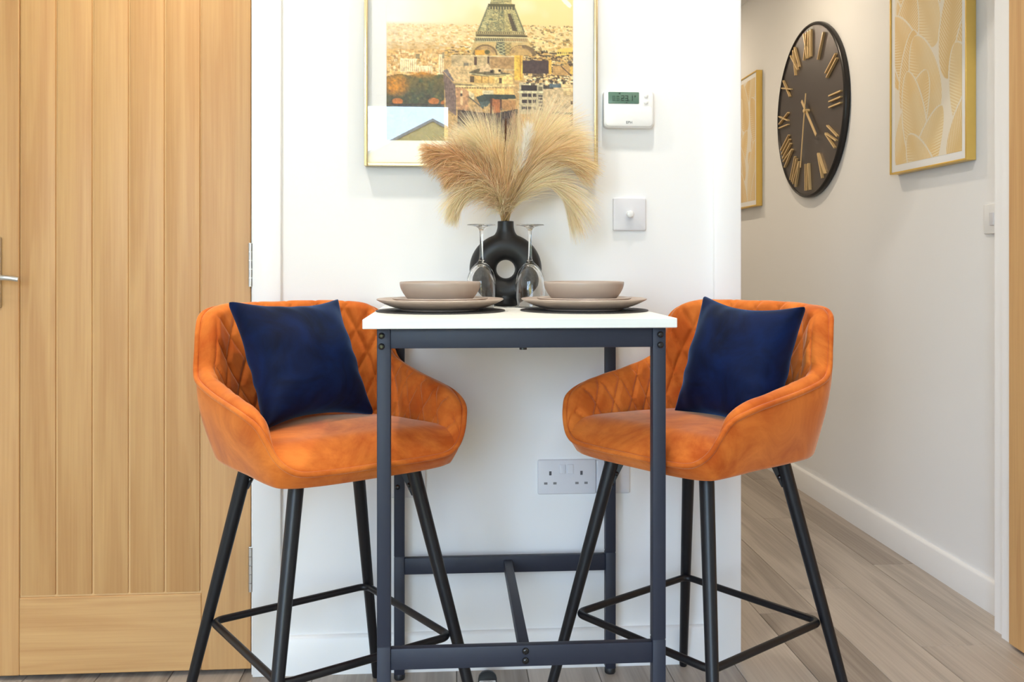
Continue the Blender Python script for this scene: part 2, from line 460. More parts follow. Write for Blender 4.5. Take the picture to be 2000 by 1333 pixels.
# outside, mirrored in the picture glass
ap = on_y(845, 222, 13.4); ap = Vector((ap.x, -13.4, ap.z))
sl = 0.52; hw = 3.2; ap.z -= .14
hs = thing('neighbouring_house', 'gabled brick house outdoors, mirrored in the picture glass', 'house', (ap.x, -16.4, -.1))
MB().add([(-hw, 3, 0), (hw, 3, 0), (hw, 3, ap.z + .1 - hw * sl), (0, 3, ap.z + .1), (-hw, 3, ap.z + .1 - hw * sl),
          (-hw, -3, 0), (hw, -3, 0), (hw, -3, ap.z + .1 - hw * sl), (0, -3, ap.z + .1), (-hw, -3, ap.z + .1 - hw * sl)],
         [(0, 1, 2, 3, 4), (9, 8, 7, 6, 5), (0, 5, 6, 1), (1, 6, 7, 2), (0, 4, 9, 5), (2, 7, 8, 3), (3, 8, 9, 4)]).build('wall', M['brick'], hs, 0)
for sg in (-1, 1):
    z0 = ap.z + .1
    q = [(0, 3.02, z0), (sg * (hw + .3), 3.02, z0 - (hw + .3) * sl), (sg * (hw + .3), -3.1, z0 - (hw + .3) * sl), (0, -3.1, z0)]
    v = q + [(a, b_, c + .05) for a, b_, c in q]
    MB().add(v, [(0, 1, 2, 3), (4, 7, 6, 5), (0, 4, 5, 1), (1, 5, 6, 2), (2, 6, 7, 3), (3, 7, 4, 0)]).build('roof_slope', M['tile_roof'], hs, 0)
tag(MB().box(-14, 14, -30, REAR - .14, -.2, -.1).build('lawn', M['grass'], None, 0), 'green lawn outside the patio door', 'lawn', kind='structure')

# ------------------------------------------------------------------ left oak door: stiles, rail, boards, hinges, lever
door = thing('door_1', 'closed oak door of vertical boards with a steel lever', None, ((DL0 + DL1) / 2, 0, 0), kind='structure')
dx = (DL0 + DL1) / 2
Y0, Y1 = 0.004, 0.044
ST_L, ST_R = -1.040, -0.610
MB().bbox(DL0 - dx, ST_L - .0015 - dx, Y0, Y1, .012, 1.997, .0015, 1).build('stile', M['oak_v'], door, 30)
MB().bbox(ST_R + .0015 - dx, DL1 - dx, Y0, Y1, .012, 1.997, .0015, 1).build('stile', M['oak_v'], door, 30)
MB().bbox(ST_L - .001 - dx, ST_R + .001 - dx, Y0 + .0002, Y1, .012, .200, .0015, 1).build('rail', M['oak_h'], door, 30)
MB().bbox(ST_L - .001 - dx, ST_R + .001 - dx, Y0 + .0002, Y1, 1.877, 1.997, .0015, 1).build('rail', M['oak_h'], door, 30)
MB().box(ST_L - .001 - dx, ST_R + .001 - dx, Y0 + .006, Y1 - .006, .199, 1.878).build('groove_panel', M['oak_groove'], door, 0)
bw = (ST_R - ST_L) / 5
for i in range(5):
    a = ST_L + i * bw
    MB().bbox(a + .0025 - dx, a + bw - .0025 - dx, Y0 + .0015, Y1 - .004, .205, 1.873, .002, 2).build('board', M['oak_v'], door, 30)
for z0, z1 in ((.955, 1.062), (.206, .315), (1.70, 1.807)):
    h = MB()
    k = 5; hh = (z1 - z0) / k
    for j in range(k):
        h.lathe([(0, z0 + j * hh + .0005), (.0058, z0 + j * hh + .0005), (.0058, z0 + (j + 1) * hh - .0005), (0, z0 + (j + 1) * hh - .0005)], (DL1 + .002 - dx, -.006, 0), 14)
    h.box(DL1 - .003 - dx, DL1 + .008 - dx, -.004, .004, z0, z1)
    h.build('hinge', M['chrome'], door, 40)
hd = MB().bbox(-1.125 - dx, -1.081 - dx, -.006, Y0, .905, 1.075, .002).build('handle', M['chrome'], door, 40)
tag(hd, 'brushed steel lever handle')
pts, _ = cr([(-1.103, .0, .978), (-1.103, -.045, .979), (-1.09, -.055, .980), (-1.06, -.058, .979), (-1.035, -.056, .977), (-1.018, -.052, .974)], 0)
pts = resample(pts, 24)
MB().tube([(p[0] - dx, p[1], p[2]) for p in pts], [.0085] * 8 + [.0062] * 16, 14).build('lever', M['chrome'], hd, 40)

# ------------------------------------------------------------------ open oak door by the hallway
d2 = thing('door_2', 'open oak door seen edge-on beside the hallway', None, (1.4875, .030, 0), kind='structure')
W2 = .752
def along(y0, y1, x0, x1, z0, z1, name, mat): return MB().bbox(x0, x1, -y1, -y0, z0, z1, .0015, 1).build(name, mat, d2, 30)
along(0, .120, -.0175, .0175, .010, 1.997, 'stile', M['oak_v'])
along(W2 - .12, W2, -.0175, .0175, .010, 1.997, 'stile', M['oak_v'])
along(.119, W2 - .119, -.0173, .0173, .010, .20, 'rail', M['oak_h'])
along(.119, W2 - .119, -.0173, .0173, 1.877, 1.997, 'rail', M['oak_h'])
MB().box(-.011, .011, -(W2 - .119), -.119, .199, 1.878).build('groove_panel', M['oak_groove'], d2, 0)
for i in range(6):
    bb = (W2 - .24) / 6
    along(.12 + i * bb + .0025, .12 + (i + 1) * bb - .0025, -.016, .016, .205, 1.873, 'board', M['oak_v'])

# ================================================================== BAR TABLE
TX0, TX1 = -.1345, .4080                 # outer faces of legs
TYF, TYB = -.586, -.035
TOP = .910
tcx, tcy = (TX0 + TX1) / 2, (TYF + TYB) / 2
tb = thing('bar_table', 'tall square bar table with white wood top and charcoal steel frame', 'table', (tcx, tcy, 0))
def T(m): m.v = [(a - tcx, b - tcy, c) for a, b, c in m.v]; return m
T(MB().bbox(TX0 - .0245, TX1 + .0165, TYF - .022, TYB + .012, TOP - .018, TOP, .0012, 1)).build('tabletop', M['top'], tb, 30)
lw = .025
for ix, xx in enumerate((TX0, TX1 - lw)):
    for iy, yy in enumerate((TYF, TYB - lw)):
        lg = T(MB().bbox(xx, xx + lw, yy, yy + lw, .301, TOP - .0185, .0015).bbox(xx, xx + lw, yy, yy + lw, .014, .2998, .0015)
               .box(xx + .001, xx + lw - .001, yy + .001, yy + lw - .001, .299, .302)).build('leg', M['charcoal'], tb, 30)
        T(MB().lathe([(0, 0), (.012, 0), (.0135, .003), (.0135, .012), (.011, .016), (0, .016)], (xx + lw / 2, yy + lw / 2, 0), 20)).build('foot_pad', M['rubber'], lg, 40)
        zz = (.878, .858) if iy == 0 else (.47,)
        for z in zz:
            T(MB().lathe([(.0062, -.0005), (.0060, .0015), (.0048, .0035), (.0028, .0042), (.0026, .0028), (0, .0028)], (xx + lw / 2 - (.004 if ix == 0 else -.002), yy, z), 20, 'Y')).build('bolt', M['bolt'], lg, 50)
def bar(x0, x1, y0, y1, z0, z1, name='rail'): return T(MB().bbox(x0, x1, y0, y1, z0, z1, .0015)).build(name, M['charcoal'], tb, 30)
bar(TX0 + lw, TX1 - lw, TYF + .002, TYF + .019, TOP - .056, TOP - .0185)
bar(TX0 + lw, TX1 - lw, TYB - .019, TYB - .002, TOP - .056, TOP - .0185)
bar(TX0 + .003, TX0 + .020, TYF + lw, TYB - lw, TOP - .056, TOP - .0185)
bar(TX1 - .020, TX1 - .003, TYF + lw, TYB - lw, TOP - .056, TOP - .0185)
fr = bar(TX0 + lw, TX1 - lw, TYF + .004, TYF + .021, .2555, .2950, 'stretcher')
bar(TX0 + lw, TX1 - lw, TYB - .021, TYB - .004, .2555, .2950, 'stretcher')
bar(.132, .152, TYF + .021, TYB - .021, .262, .287, 'stretcher')
for z in (.2845, .2665):
    T(MB().lathe([(.0066, -.0005), (.0064, .0015), (.0050, .0035), (.0028, .0042), (.0026, .0028), (0, .0028)], (.142, TYF + .004, z), 20, 'Y')).build('bolt', M['bolt'], fr, 50)
T(MB().lathe([(0, 0), (.007, 0), (.007, .004), (0, .004)], (.138, TYF + .010, TOP - .060), 16)).build('bolt', M['bolt'], tb, 40)

# ================================================================== BAR STOOLS
RIM = [(0, -.219, .629), (.09, -.218, .629), (.148, -.213, .631), (.176, -.208, .642), (.195, -.199, .662), (.208, -.189, .690), (.219, -.170, .718),
       (.230, -.118, .736), (.235, -.05, .747), (.237, .02, .757), (.237, .095, .772), (.231, .130, .790), (.224, .146, .830), (.217, .160, .876),
       (.202, .183, .902), (.165, .211, .914), (.09, .236, .917), (0, .243, .917)]
BAS = [(0, -.203, .607), (.09, -.202, .607), (.148, -.197, .608), (.172, -.190, .609), (.189, -.182, .611), (.197, -.158, .613), (.202, -.122, .615),
       (.203, -.07, .616), (.206, 0, .616), (.206, .05, .616), (.205, .085, .616), (.200, .115, .615), (.193, .138, .615), (.184, .158, .614),
       (.168, .176, .613), (.135, .189, .612), (.07, .197, .612), (0, .199, .612)]
SEAT = [None, None, None, (.174, -.206, .642), (.179, -.192, .654), (.182, -.172, .663), (.184, -.14, .669),
        (.185, -.09, .672), (.185, -.03, .673), (.184, .02, .674), (.180, .058, .674), (.172, .088, .674), (.163, .107, .674), (.152, .120, .674),
        (.136, .131, .674), (.11, .140, .674), (.06, .147, .674), (0, .150, .674)]
def mirror(half):           # front-centre .. back-centre on +x, then back on -x
    return half + [(-p[0], p[1], p[2]) for p in half[-2:0:-1]]

def make_stool():
    t = thing('bar_stool', 'x', 'bar stool', (0, 0, 0), 0, 'orange velvet bar stools')
    # --- outer shell
    NU = 160
    rc, _ = cr(mirror(RIM), 0, True); bc, _ = cr(mirror(BAS), 0, True)
    idx = np.linspace(0, len(rc) - 1, NU + 1)[:-1]
    pick = lambda c: np.stack([np.interp(idx, np.arange(len(c)), c[:, k]) for k in range(3)], 1)
    R_, B_ = pick(rc), pick(bc)
    rows = []
    for v in np.linspace(0, 1, 16):
        p = R_ * (1 - v) + B_ * v
        hgt = (R_[:, 2] - B_[:, 2])[:, None]
        out = p.copy(); out[:, 2] = 0; out /= np.maximum(np.linalg.norm(out, axis=1, keepdims=True), 1e-6)
        p = p + out * (math.sin(PI * v ** .8) * hgt * np.interp(R_[:, 1], [-.2, -.1, .05, .25], [.11, .11, .075, .055])[:, None])
        rows.append(p)
    for k, (sc, dz) in enumerate(((.985, -.006), (.93, -.009), (.7, -.008), (.3, -.006), (.02, -.006))):
        p = B_ * np.array([sc, sc, 1]); p[:, 2] = B_[:, 2] * (sc) + .614 * (1 - sc) + dz; rows.append(p)
    MB().grid([[tuple(q) for q in r] for r in rows], wrap=True).build('shell', M['orange'], t, 60)
    # --- piping along the whole rim
    MB().tube([(q[0] * 1.014, q[1] * 1.014, q[2] + .0005) for q in R_], .0054, 10, closed=True).build('piping', M['orange'], t, 60)
    # --- quilted inner back and arms
    ri = RIM[3:]; si = SEAT[3:]
    rm = ri + [(-p[0], p[1], p[2]) for p in ri[-2::-1]]; sm = si + [(-p[0], p[1], p[2]) for p in si[-2::-1]]
    rc, _ = cr(rm, 0); sc_, _ = cr(sm, 0)
    d = np.r_[0, np.cumsum(np.linalg.norm(np.diff((rc + sc_) / 2, axis=0), axis=1))]
    NU2 = 380; tt = np.linspace(0, d[-1], NU2)
    Rr = np.stack([np.interp(tt, d, rc[:, k]) for k in range(3)], 1)
    Ss = np.stack([np.interp(tt, d, sc_[:, k]) for k in range(3)], 1)
    NV = 84
    G = np.zeros((NU2, NV, 3)); TL = np.zeros((NU2, NV))
    for i in range(NU2):
        r = Rr[i]; s_ = Ss[i]; h = r[2] - s_[2]
        n = s_ - r; n[2] = 0; ln = np.linalg.norm(n); n = n / max(ln, 1e-6)
        k = min(1, max(0.0, h / .055)); k2 = min(1, ln / .045) * k
        z = np.array([0, 0, 1.])
        zb = float(np.interp(r[2], [.76, .85], [1.0, .62]))
        prof = [r, r + n * .008 * k2 + z * .012 * k * zb, r + n * .024 * k2 + z * .015 * k * zb, r + n * .038 * k2 + z * .002 * k]
        p3 = r + n * .044 * k2 - z * .020 * k
        e = s_ - z * .008 * k
        prof += [p3, p3 * .62 + e * .38 + n * .001, p3 * .25 + e * .75 + n * .001 * k, e]
        c, _ = cr(prof, 0); q = resample(c, NV); G[i] = q
        TL[i] = np.linspace(0, 1, NV) * np.sum(np.linalg.norm(np.diff(q, axis=0), axis=1))
    du = np.gradient(G, axis=0); dv = np.gradient(G, axis=1)
    nn = np.cross(du, dv); nn /= np.maximum(np.linalg.norm(nn, axis=2, keepdims=True), 1e-9)
    cen = np.array([0, -.05, .85])
    flip = np.sign(np.sum(nn * (cen - G), axis=2, keepdims=True)); nn *= np.where(flip == 0, 1, np.sign(np.median(flip)))
    sarc = (tt - tt[-1] / 2)[:, None]
    depth = Rr[:, 2][:, None] - G[:, :, 2]           # height below rim
    zz = G[:, :, 2]
    a, b = .062, .105
    q1 = sarc / a + (zz - .70) / b; q2 = sarc / a - (zz - .70) / b
    g = np.minimum(np.abs(q1 - np.round(q1)), np.abs(q2 - np.round(q2)))
    fade = np.clip((TL - .030) / .012, 0, 1) * np.clip((TL[:, -1:] - TL) / .012, 0, 1) * np.clip((Rr[:, 2] - .66) / .04, 0, 1)[:, None]
    puff = (np.clip(g / .20, 0, 1) ** .5 - 1) * .0085 * fade
    # soft vertical creases where the padding rolls over the rim
    puff += -np.exp(-((np.abs(sarc / a - np.round(sarc / a))) / .05) ** 2) * .0015 * np.clip(TL / .012, 0, 1) * np.clip((.034 - TL) / .01, 0, 1) * (np.abs(sarc) < .26)
    G = G + nn * puff[:, :, None]
    G += nn * (np.sin(sarc * 61 + zz * 37) * np.sin(zz * 83 - sarc * 23) * .0009)[:, :, None]
    MB().grid([[tuple(q) for q in r] for r in G]).build('quilted_back', M['orange'], t, 80)
    # --- seat cushion
    fr_ = RIM[:4]; fr_ = [(-p[0], p[1], p[2]) for p in fr_[:0:-1]] + fr_
    fc, _ = cr(fr_, 0)
    NXs, NYs = 60, 60; rows = []
    for j in range(NYs):
        v = j / (NYs - 1); row = []
        for i in range(NXs):
            u = i / (NXs - 1) * 2 - 1
            hw_ = .176 + .012 * math.sin(PI * min(1, v * 1.6)) - .045 * max(0, (v - .45) / .55) ** 2
            X = u * hw_
            fy = np.interp(X, fc[:, 0], fc[:, 1]); fz = np.interp(X, fc[:, 0], fc[:, 2])
            yb = .165 - .03 * abs(u) ** 2
            vv = v ** 1.5
            Y = fy * (1 - vv) + yb * vv
            dd = Y - fy
            rise = 1 - (1 - min(1, dd / .085)) ** 2.4
            zt = .676 + .010 * (1 - u * u) * math.sin(PI * min(1, vv * .95)) - .004 * max(0, dd - .2) / .2
            Z = fz + (zt - fz) * rise
            if dd < .03: Y -= .004 * math.sin(PI * dd / .03) * (1 - u ** 4)
            row.append((X, Y, Z))
        rows.append(row)
    MB().grid(rows).build('seat', M['orange'], t, 80)
    # --- legs, brackets, footrest ring
    def lp(sx, sy, z): r = (.337 - .266 * z) / math.sqrt(2); return Vector((sx * r, sy * r, z))
    for sx in (-1, 1):
        for sy in (-1, 1):
            zs = [0.004, .02, .3, .622]
            lg = MB().tube([lp(sx, sy, 0.0)] + [lp(sx, sy, z) for z in zs], [.0082, .0096, .0102, .0128, .0152], 20).build('leg', M['black_metal'], t, 50)
            # bracket on the inner side
            p0, p1 = lp(sx, sy, .615), lp(sx, sy, .535)
            inn = Vector((-sx, -sy, 0)).normalized(); sd = Vector((-sy, sx, 0)).normalized() * .0022
            q = [p0, p0 + inn * .036, p1 + inn * .0175, p1 + inn * .006]
            br = MB().add([x_ + sd for x_ in q] + [x_ - sd for x_ in q], [(0, 1, 2, 3), (7, 6, 5, 4), (0, 4, 5, 1), (1, 5, 6, 2), (2, 6, 7, 3), (3, 7, 4, 0)]).build('bracket', M['black_metal'], lg, 0)
            for z in (.590, .556):
                c = lp(sx, sy, z) + inn * .0150
                m = MB().lathe([(.0062, 0), (.0062, .003), (.004, .0058), (0, .0064)], (0, 0, 0), 14)
                m.xf(Matrix.Translation(c) @ inn.to_track_quat('Z', 'Y').to_matrix().to_4x4())
                m.build('bolt', M['bolt'], lg, 50)
    hr = .25; rr = .337 - .266 * hr - .0118 - .006; s_ = rr / math.sqrt(2); cr_ = .022
    ring = []
    for (sx, sy, a0) in ((1, 1, 0), (-1, 1, 90), (-1, -1, 180), (1, -1, 270)):
        for k in range(7):
            a = math.radians(a0 + k * 15)
            ring.append((sx * (s_ + .004 - cr_) + cr_ * math.cos(a), sy * (s_ + .004 - cr_) + cr_ * math.sin(a), hr))
    MB().tube(ring, .0078, 14, closed=True).build('footrest', M['black_metal'], t, 60)
    return t

stool1 = make_stool()
stool2 = copy_tree(stool1)
stool1.location = (-.251, -.362, 0); stool1.rotation_euler = (0, 0, math.radians(32.6))
stool2.location = (.531, -.354, 0); stool2.rotation_euler = (0, 0, math.radians(-54.4))
stool1['label'] = 'orange quilted velvet bar stool in front of the oak door'
stool2['label'] = 'orange quilted velvet bar stool beside the hallway opening'

# ------------------------------------------------------------------ cushions
def make_cushion(label, seed, size=.284, th=.076):
    r_ = np.random.default_rng(seed)
    n = 56; hs_ = size / 2
    ph = r_.uniform(0, 6.28, 8)
    def pt(u, v, sg):
        ein = .17
        X = u * hs_ * (1 - ein * (1 - v * v) * abs(u) ** 2) ; Z = v * hs_ * (1 - ein * (1 - u * u) * abs(v) ** 2)
        e = max(0.0, (1 - u * u)) * max(0.0, (1 - v * v))
        tk = th * e ** .50
        ear = (abs(u) * abs(v)) ** 5
        wr = 0.0
        edge = max(abs(u), abs(v))
        fu = math.exp(-((1 - abs(u)) / .30) ** 2); fv = math.exp(-((1 - abs(v)) / .30) ** 2)
        wr += .0040 * math.sin(9.5 * v + 3.2 * math.sin(3.1 * v + ph[0]) + 3 * u * u + ph[1]) * fu * (1 - edge ** 6)
        wr += .0034 * math.sin(8.5 * u + 3.0 * math.sin(2.7 * u + ph[4]) + 3 * v * v + ph[5]) * fv * (1 - edge ** 6)
        wr += .0030 * math.sin(5 * u + 4 * v + ph[2]) * math.sin(4 * v - 3 * u + ph[3]) * e
        tk = tk + wr * min(1, e * 8) + .013 * ear * (1 - edge ** 30)
        rd = 1 - .018 * (abs(u) * abs(v)) ** 10
        return (X * rd, sg * tk, Z * rd)
    m = MB()
    for sg in (-1, 1):
        g = []
        for i in range(n + 1):
            row = []
            for j in range(n + 1):
                u = math.sin((i / n * 2 - 1) * PI / 2 * .98) / math.sin(PI / 2 * .98); v = math.sin((j / n * 2 - 1) * PI / 2 * .98) / math.sin(PI / 2 * .98)
                row.append(pt(u, v, sg))
            g.append(row)
        m.grid(g)
    o = m.build('cushion', M['navy'], None, 80)
    return tag(o, label, 'cushion', 'navy velvet cushions')
def pose(o, stool_loc, stool_rz, loc, lean, roll, yaw=0):
    mt = Matrix.Translation(stool_loc) @ Matrix.Rotation(math.radians(stool_rz), 4, 'Z') @ Matrix.Translation(loc) @ \
         Matrix.Rotation(math.radians(yaw), 4, 'Z') @ Matrix.Rotation(math.radians(-lean), 4, 'X') @ Matrix.Rotation(math.radians(roll), 4, 'Y')
    o.matrix_world = mt
c1 = make_cushion('navy velvet cushion on the stool in front of the oak door', 3)
c2 = make_cushion('navy velvet cushion on the stool beside the hallway opening', 11)
pose(c1, (-.251, -.362, 0), 32.6, (-.026, .072, .806), 27, .7, 13.5)
pose(c2, (.531, -.354, 0), -54.4, (.050, .072, .796), 17, 2.8, -5)

# ================================================================== ON THE TABLE
PCX = (-.020, .289); PCY = -.330
def plate_profile(R, foot, h, t=.0045, well=None):
    """closed lathe profile of a coupe plate"""
    out = [(0, 0.0022), (foot - .006, .0022), (foot - .004, 0), (foot, 0), (foot + .002, .003)]
    for k in range(1, 9):
        a = k / 8; out.append((foot + .002 + (R - foot - .002) * a, .003 + (h - .003) * a ** 1.5))
    out += [(R + .0008, h + .0016), (R - .0008, h + .003)]
    for k in range(7, -1, -1):
        a = k / 8; out.append((foot + .002 + (R - foot - .006) * a, .003 + t + (h - .0042) * a ** 1.6))
    out += [(foot * .6, .0035 + t * .6), (0, .0035 + t * .5)]
    return out
def bowl_profile(R, foot, h, t=.0045):
    out = [(0, .002), (foot - .005, .002), (foot - .003, 0), (foot, 0)]
    for k in range(1, 13):
        a = k / 12; out.append((foot + (R - foot) * math.sin(a * PI / 2), h * a))
    out += [(R - .0012, h + .0014), (R - t + .0008, h + .0010)]
    for k in range(11, 0, -1):
        a = k / 12; out.append((foot - .003 + (R - foot - .002) * math.sin(a * PI / 2), .005 + (h - .004) * a ** 1.05))
    out += [(0, .0052)]
    return out
for k, (px, side) in enumerate(zip(PCX, ('by the oak door side', 'by the hallway side'))):
    z = TOP
    tag(MB().lathe([(0, 0), (.1375, 0), (.138, .0008), (.1375, .0022), (.136, .0026), (0, .0026)], (0, 0, 0), 96).build('placemat', M['mat'], None, 40),
        'round dark placemat ' + ('left' if k == 0 else 'right') + ' of the black vase', 'placemat', 'round placemats').location = (px + .001, PCY + .004, z + .0002)
    z += .0029
    tag(MB().lathe(plate_profile(.1345, .082, .0215), n=96).build('dinner_plate', M['stone'], None, 50),
        'large taupe dinner plate ' + ('left' if k == 0 else 'right') + ' of the black vase', 'plate', 'taupe dinner plates').location = (px, PCY, z)
    z += .0086
    zs = z
    tag(MB().lathe(plate_profile(.1010, .062, .0150, .004), n=96).build('side_plate', M['stone'], None, 50),
        'smaller taupe plate stacked on the dinner plate ' + ('left' if k == 0 else 'right') + ' of the vase', 'plate', 'taupe side plates').location = (px, PCY, zs)
    z = zs + .0077
    tag(MB().lathe(bowl_profile(.0865, .0635, .0425), n=96).build('bowl', M['stone'], None, 50),
        'taupe bowl topping the plate stack ' + ('left' if k == 0 else 'right') + ' of the vase', 'bowl', 'taupe bowls').location = (px, PCY, z)

# wine glasses, upside down
def wine_glass(label, loc):
    H = .192
    # outer profile from rim (z=0) upward: bowl, stem, foot
    ob = [(.0300, 0), (.0318, .012), (.0338, .026), (.0346, .042), (.0338, .058), (.0305, .074), (.0242, .088), (.0160, .098), (.0085, .105), (.0052, .112), (.0042, .122)]
    st = [(.0037, .140), (.0036, .160), (.0042, .174), (.0066, .182), (.0135, .1865), (.0240, .1888), (.0325, .1896), (.0333, .1905), (.0325, .1914), (.015, .1920), (0, .1922)]
    ib = [(0, .0965), (.006, .0955), (.0125, .0915), (.0205, .0835), (.0278, .0705), (.0318, .056), (.0331, .042), (.0323, .026), (.0304, .012), (.0288, 0.0003)]
    oc, _ = cr(ob + st[:-1], 0); oc = np.vstack([resample(oc, 70), [st[-1]]])
    ic, _ = cr(ib, 0); ic = resample(ic, 34)
    prof = [tuple(p) for p in ic] + [tuple(p) for p in oc]
    prof = [(max(0, r), z) for r, z in prof]; prof[0] = (0, prof[0][1])
    o = MB().lathe(prof, n=56).build('wine_glass', M['crystal'], None, 60)
    o.location = loc
    return tag(o, label, 'wine glass', 'upturned wine glasses')
wine_glass('clear wine glass upside down, overlapping the left of the vase', (.073, -.175, TOP + .0004))
wine_glass('clear wine glass upside down, overlapping the right of the vase', (.186, -.175, TOP + .0004))

# donut vase
VX, VY = .134, -.098
vz = TOP
def vase_obj():
    Rj, rj = .0545, .0325
    m = MB(); nu, nv = 72, 28; rows = []
    for i in range(nu):
        a = 2 * PI * i / nu; row = []
        for j in range(nv):
            b = 2 * PI * j / nv
            rr = Rj + rj * math.cos(b)
            row.append((rr * math.cos(a), .030 * math.sin(b), .088 + rr * math.sin(a) * .99))
        rows.append(row)
    rows.append(rows[0]); m.grid(rows, wrap=True)
    me = m.mesh('tmp', M['vase'])
    prof = [(.0, .130), (.036, .130), (.040, .145), (.036, .158), (.0285, .168), (.0222, .178), (.0198, .188), (.0195, .200), (.0200, .2035), (.0180, .2045), (.0160, .202), (.0155, .180), (0, .178)]
    m2 = MB().lathe(prof, n=40)
    m2.v = [(a, b * (.72 if c < .16 else .72 + .28 * min(1, (c - .16) / .03)), c) for a, b, c in m2.v]
    foot = MB().lathe([(0, .0), (.026, .0), (.029, .004), (.030, .02), (.026, .035), (0, .04)], n=40)
    bm = bmesh.new()
    for q in (m, m2, foot):
        mm = q.mesh('tmp', M['vase']); bm.from_mesh(mm); bpy.data.meshes.remove(mm)
    bpy.data.meshes.remove(me)
    me = bpy.data.meshes.new('vase'); bm.to_mesh(me); bm.free()
    o = bpy.data.objects.new('vase', me); col.objects.link(o)
    rm = o.modifiers.new('r', 'REMESH'); rm.mode = 'VOXEL'; rm.voxel_size = .0016; rm.use_smooth_shade = True
    sm = o.modifiers.new('s', 'SMOOTH'); sm.iterations = 14; sm.factor = .6
    dg = bpy.context.evaluated_depsgraph_get(); dg.update()
    m3 = bpy.data.meshes.new_from_object(o.evaluated_get(dg)); o.modifiers.clear(); o.data = m3
    m3.materials.clear(); m3.materials.append(M['vase']); m3.shade_smooth()
    mz = min(v.co.z for v in m3.vertices)
    for v in m3.vertices: v.co.z -= mz
    return o
vase = vase_obj()
vase.location = (VX, VY, vz + .0002)
tag(vase, 'matt black donut vase at the back of the table', 'vase')

# ------------------------------------------------------------------ pampas grass
def strands_mesh(name, strands, widths, colors, mat):
    """strands: (N,K,3) array; flat ribbons tapered to the tip"""
    N, K, _ = strands.shape
    tan = np.gradient(strands, axis=1)
    side = np.cross(tan, rng.normal(size=(N, 1, 3))); side /= np.maximum(np.linalg.norm(side, axis=2, keepdims=True), 1e-9)
    taper = np.linspace(1, .4, K)[None, :, None]
    w = widths[:, None, None] * taper * .5
    A = strands - side * w; B = strands + side * w
    V = np.stack([A, B], 2).reshape(-1, 3)
    base = (np.arange(N) * K * 2)[:, None] + (np.arange(K - 1) * 2)[None, :]
    F = np.stack([base, base + 1, base + 3, base + 2], 2).reshape(-1, 4)
    me = bpy.data.meshes.new(name)
    me.from_pydata(V.tolist(), [], F.tolist())
    ca = me.color_attributes.new('paint', 'FLOAT_COLOR', 'POINT')
    cc = np.ones((N, K, 2, 4), np.float32); cc[..., :3] = colors[:, None, None, :]
    ca.data.foreach_set('color', cc.reshape(-1)); me.shade_smooth()
    me.materials.append(mat); return me
def pampas_mat():
    m, nt, b = new_mat('pampas_fluff')
    at = nt.nodes.new('ShaderNodeAttribute'); at.attribute_name = 'paint'
    nt.links.new(at.outputs['Color'], b.inputs['Base Color'])
    b.inputs['Roughness'].default_value = .7; b.inputs['Specular IOR Level'].default_value = .2
    tr = nt.nodes.new('ShaderNodeBsdfTranslucent'); nt.links.new(at.outputs['Color'], tr.inputs['Color'])
    mx = nt.nodes.new('ShaderNodeMixShader'); mx.inputs[0].default_value = .45
    out = nt.nodes['Material Output']
    nt.links.new(b.outputs[0], mx.inputs[1]); nt.links.new(tr.outputs[0], mx.inputs[2]); nt.links.new(mx.outputs[0], out.inputs['Surface'])
    return m
M['pampas'] = pampas_mat()
MOUTH = Vector((VX, VY, vz + .196))
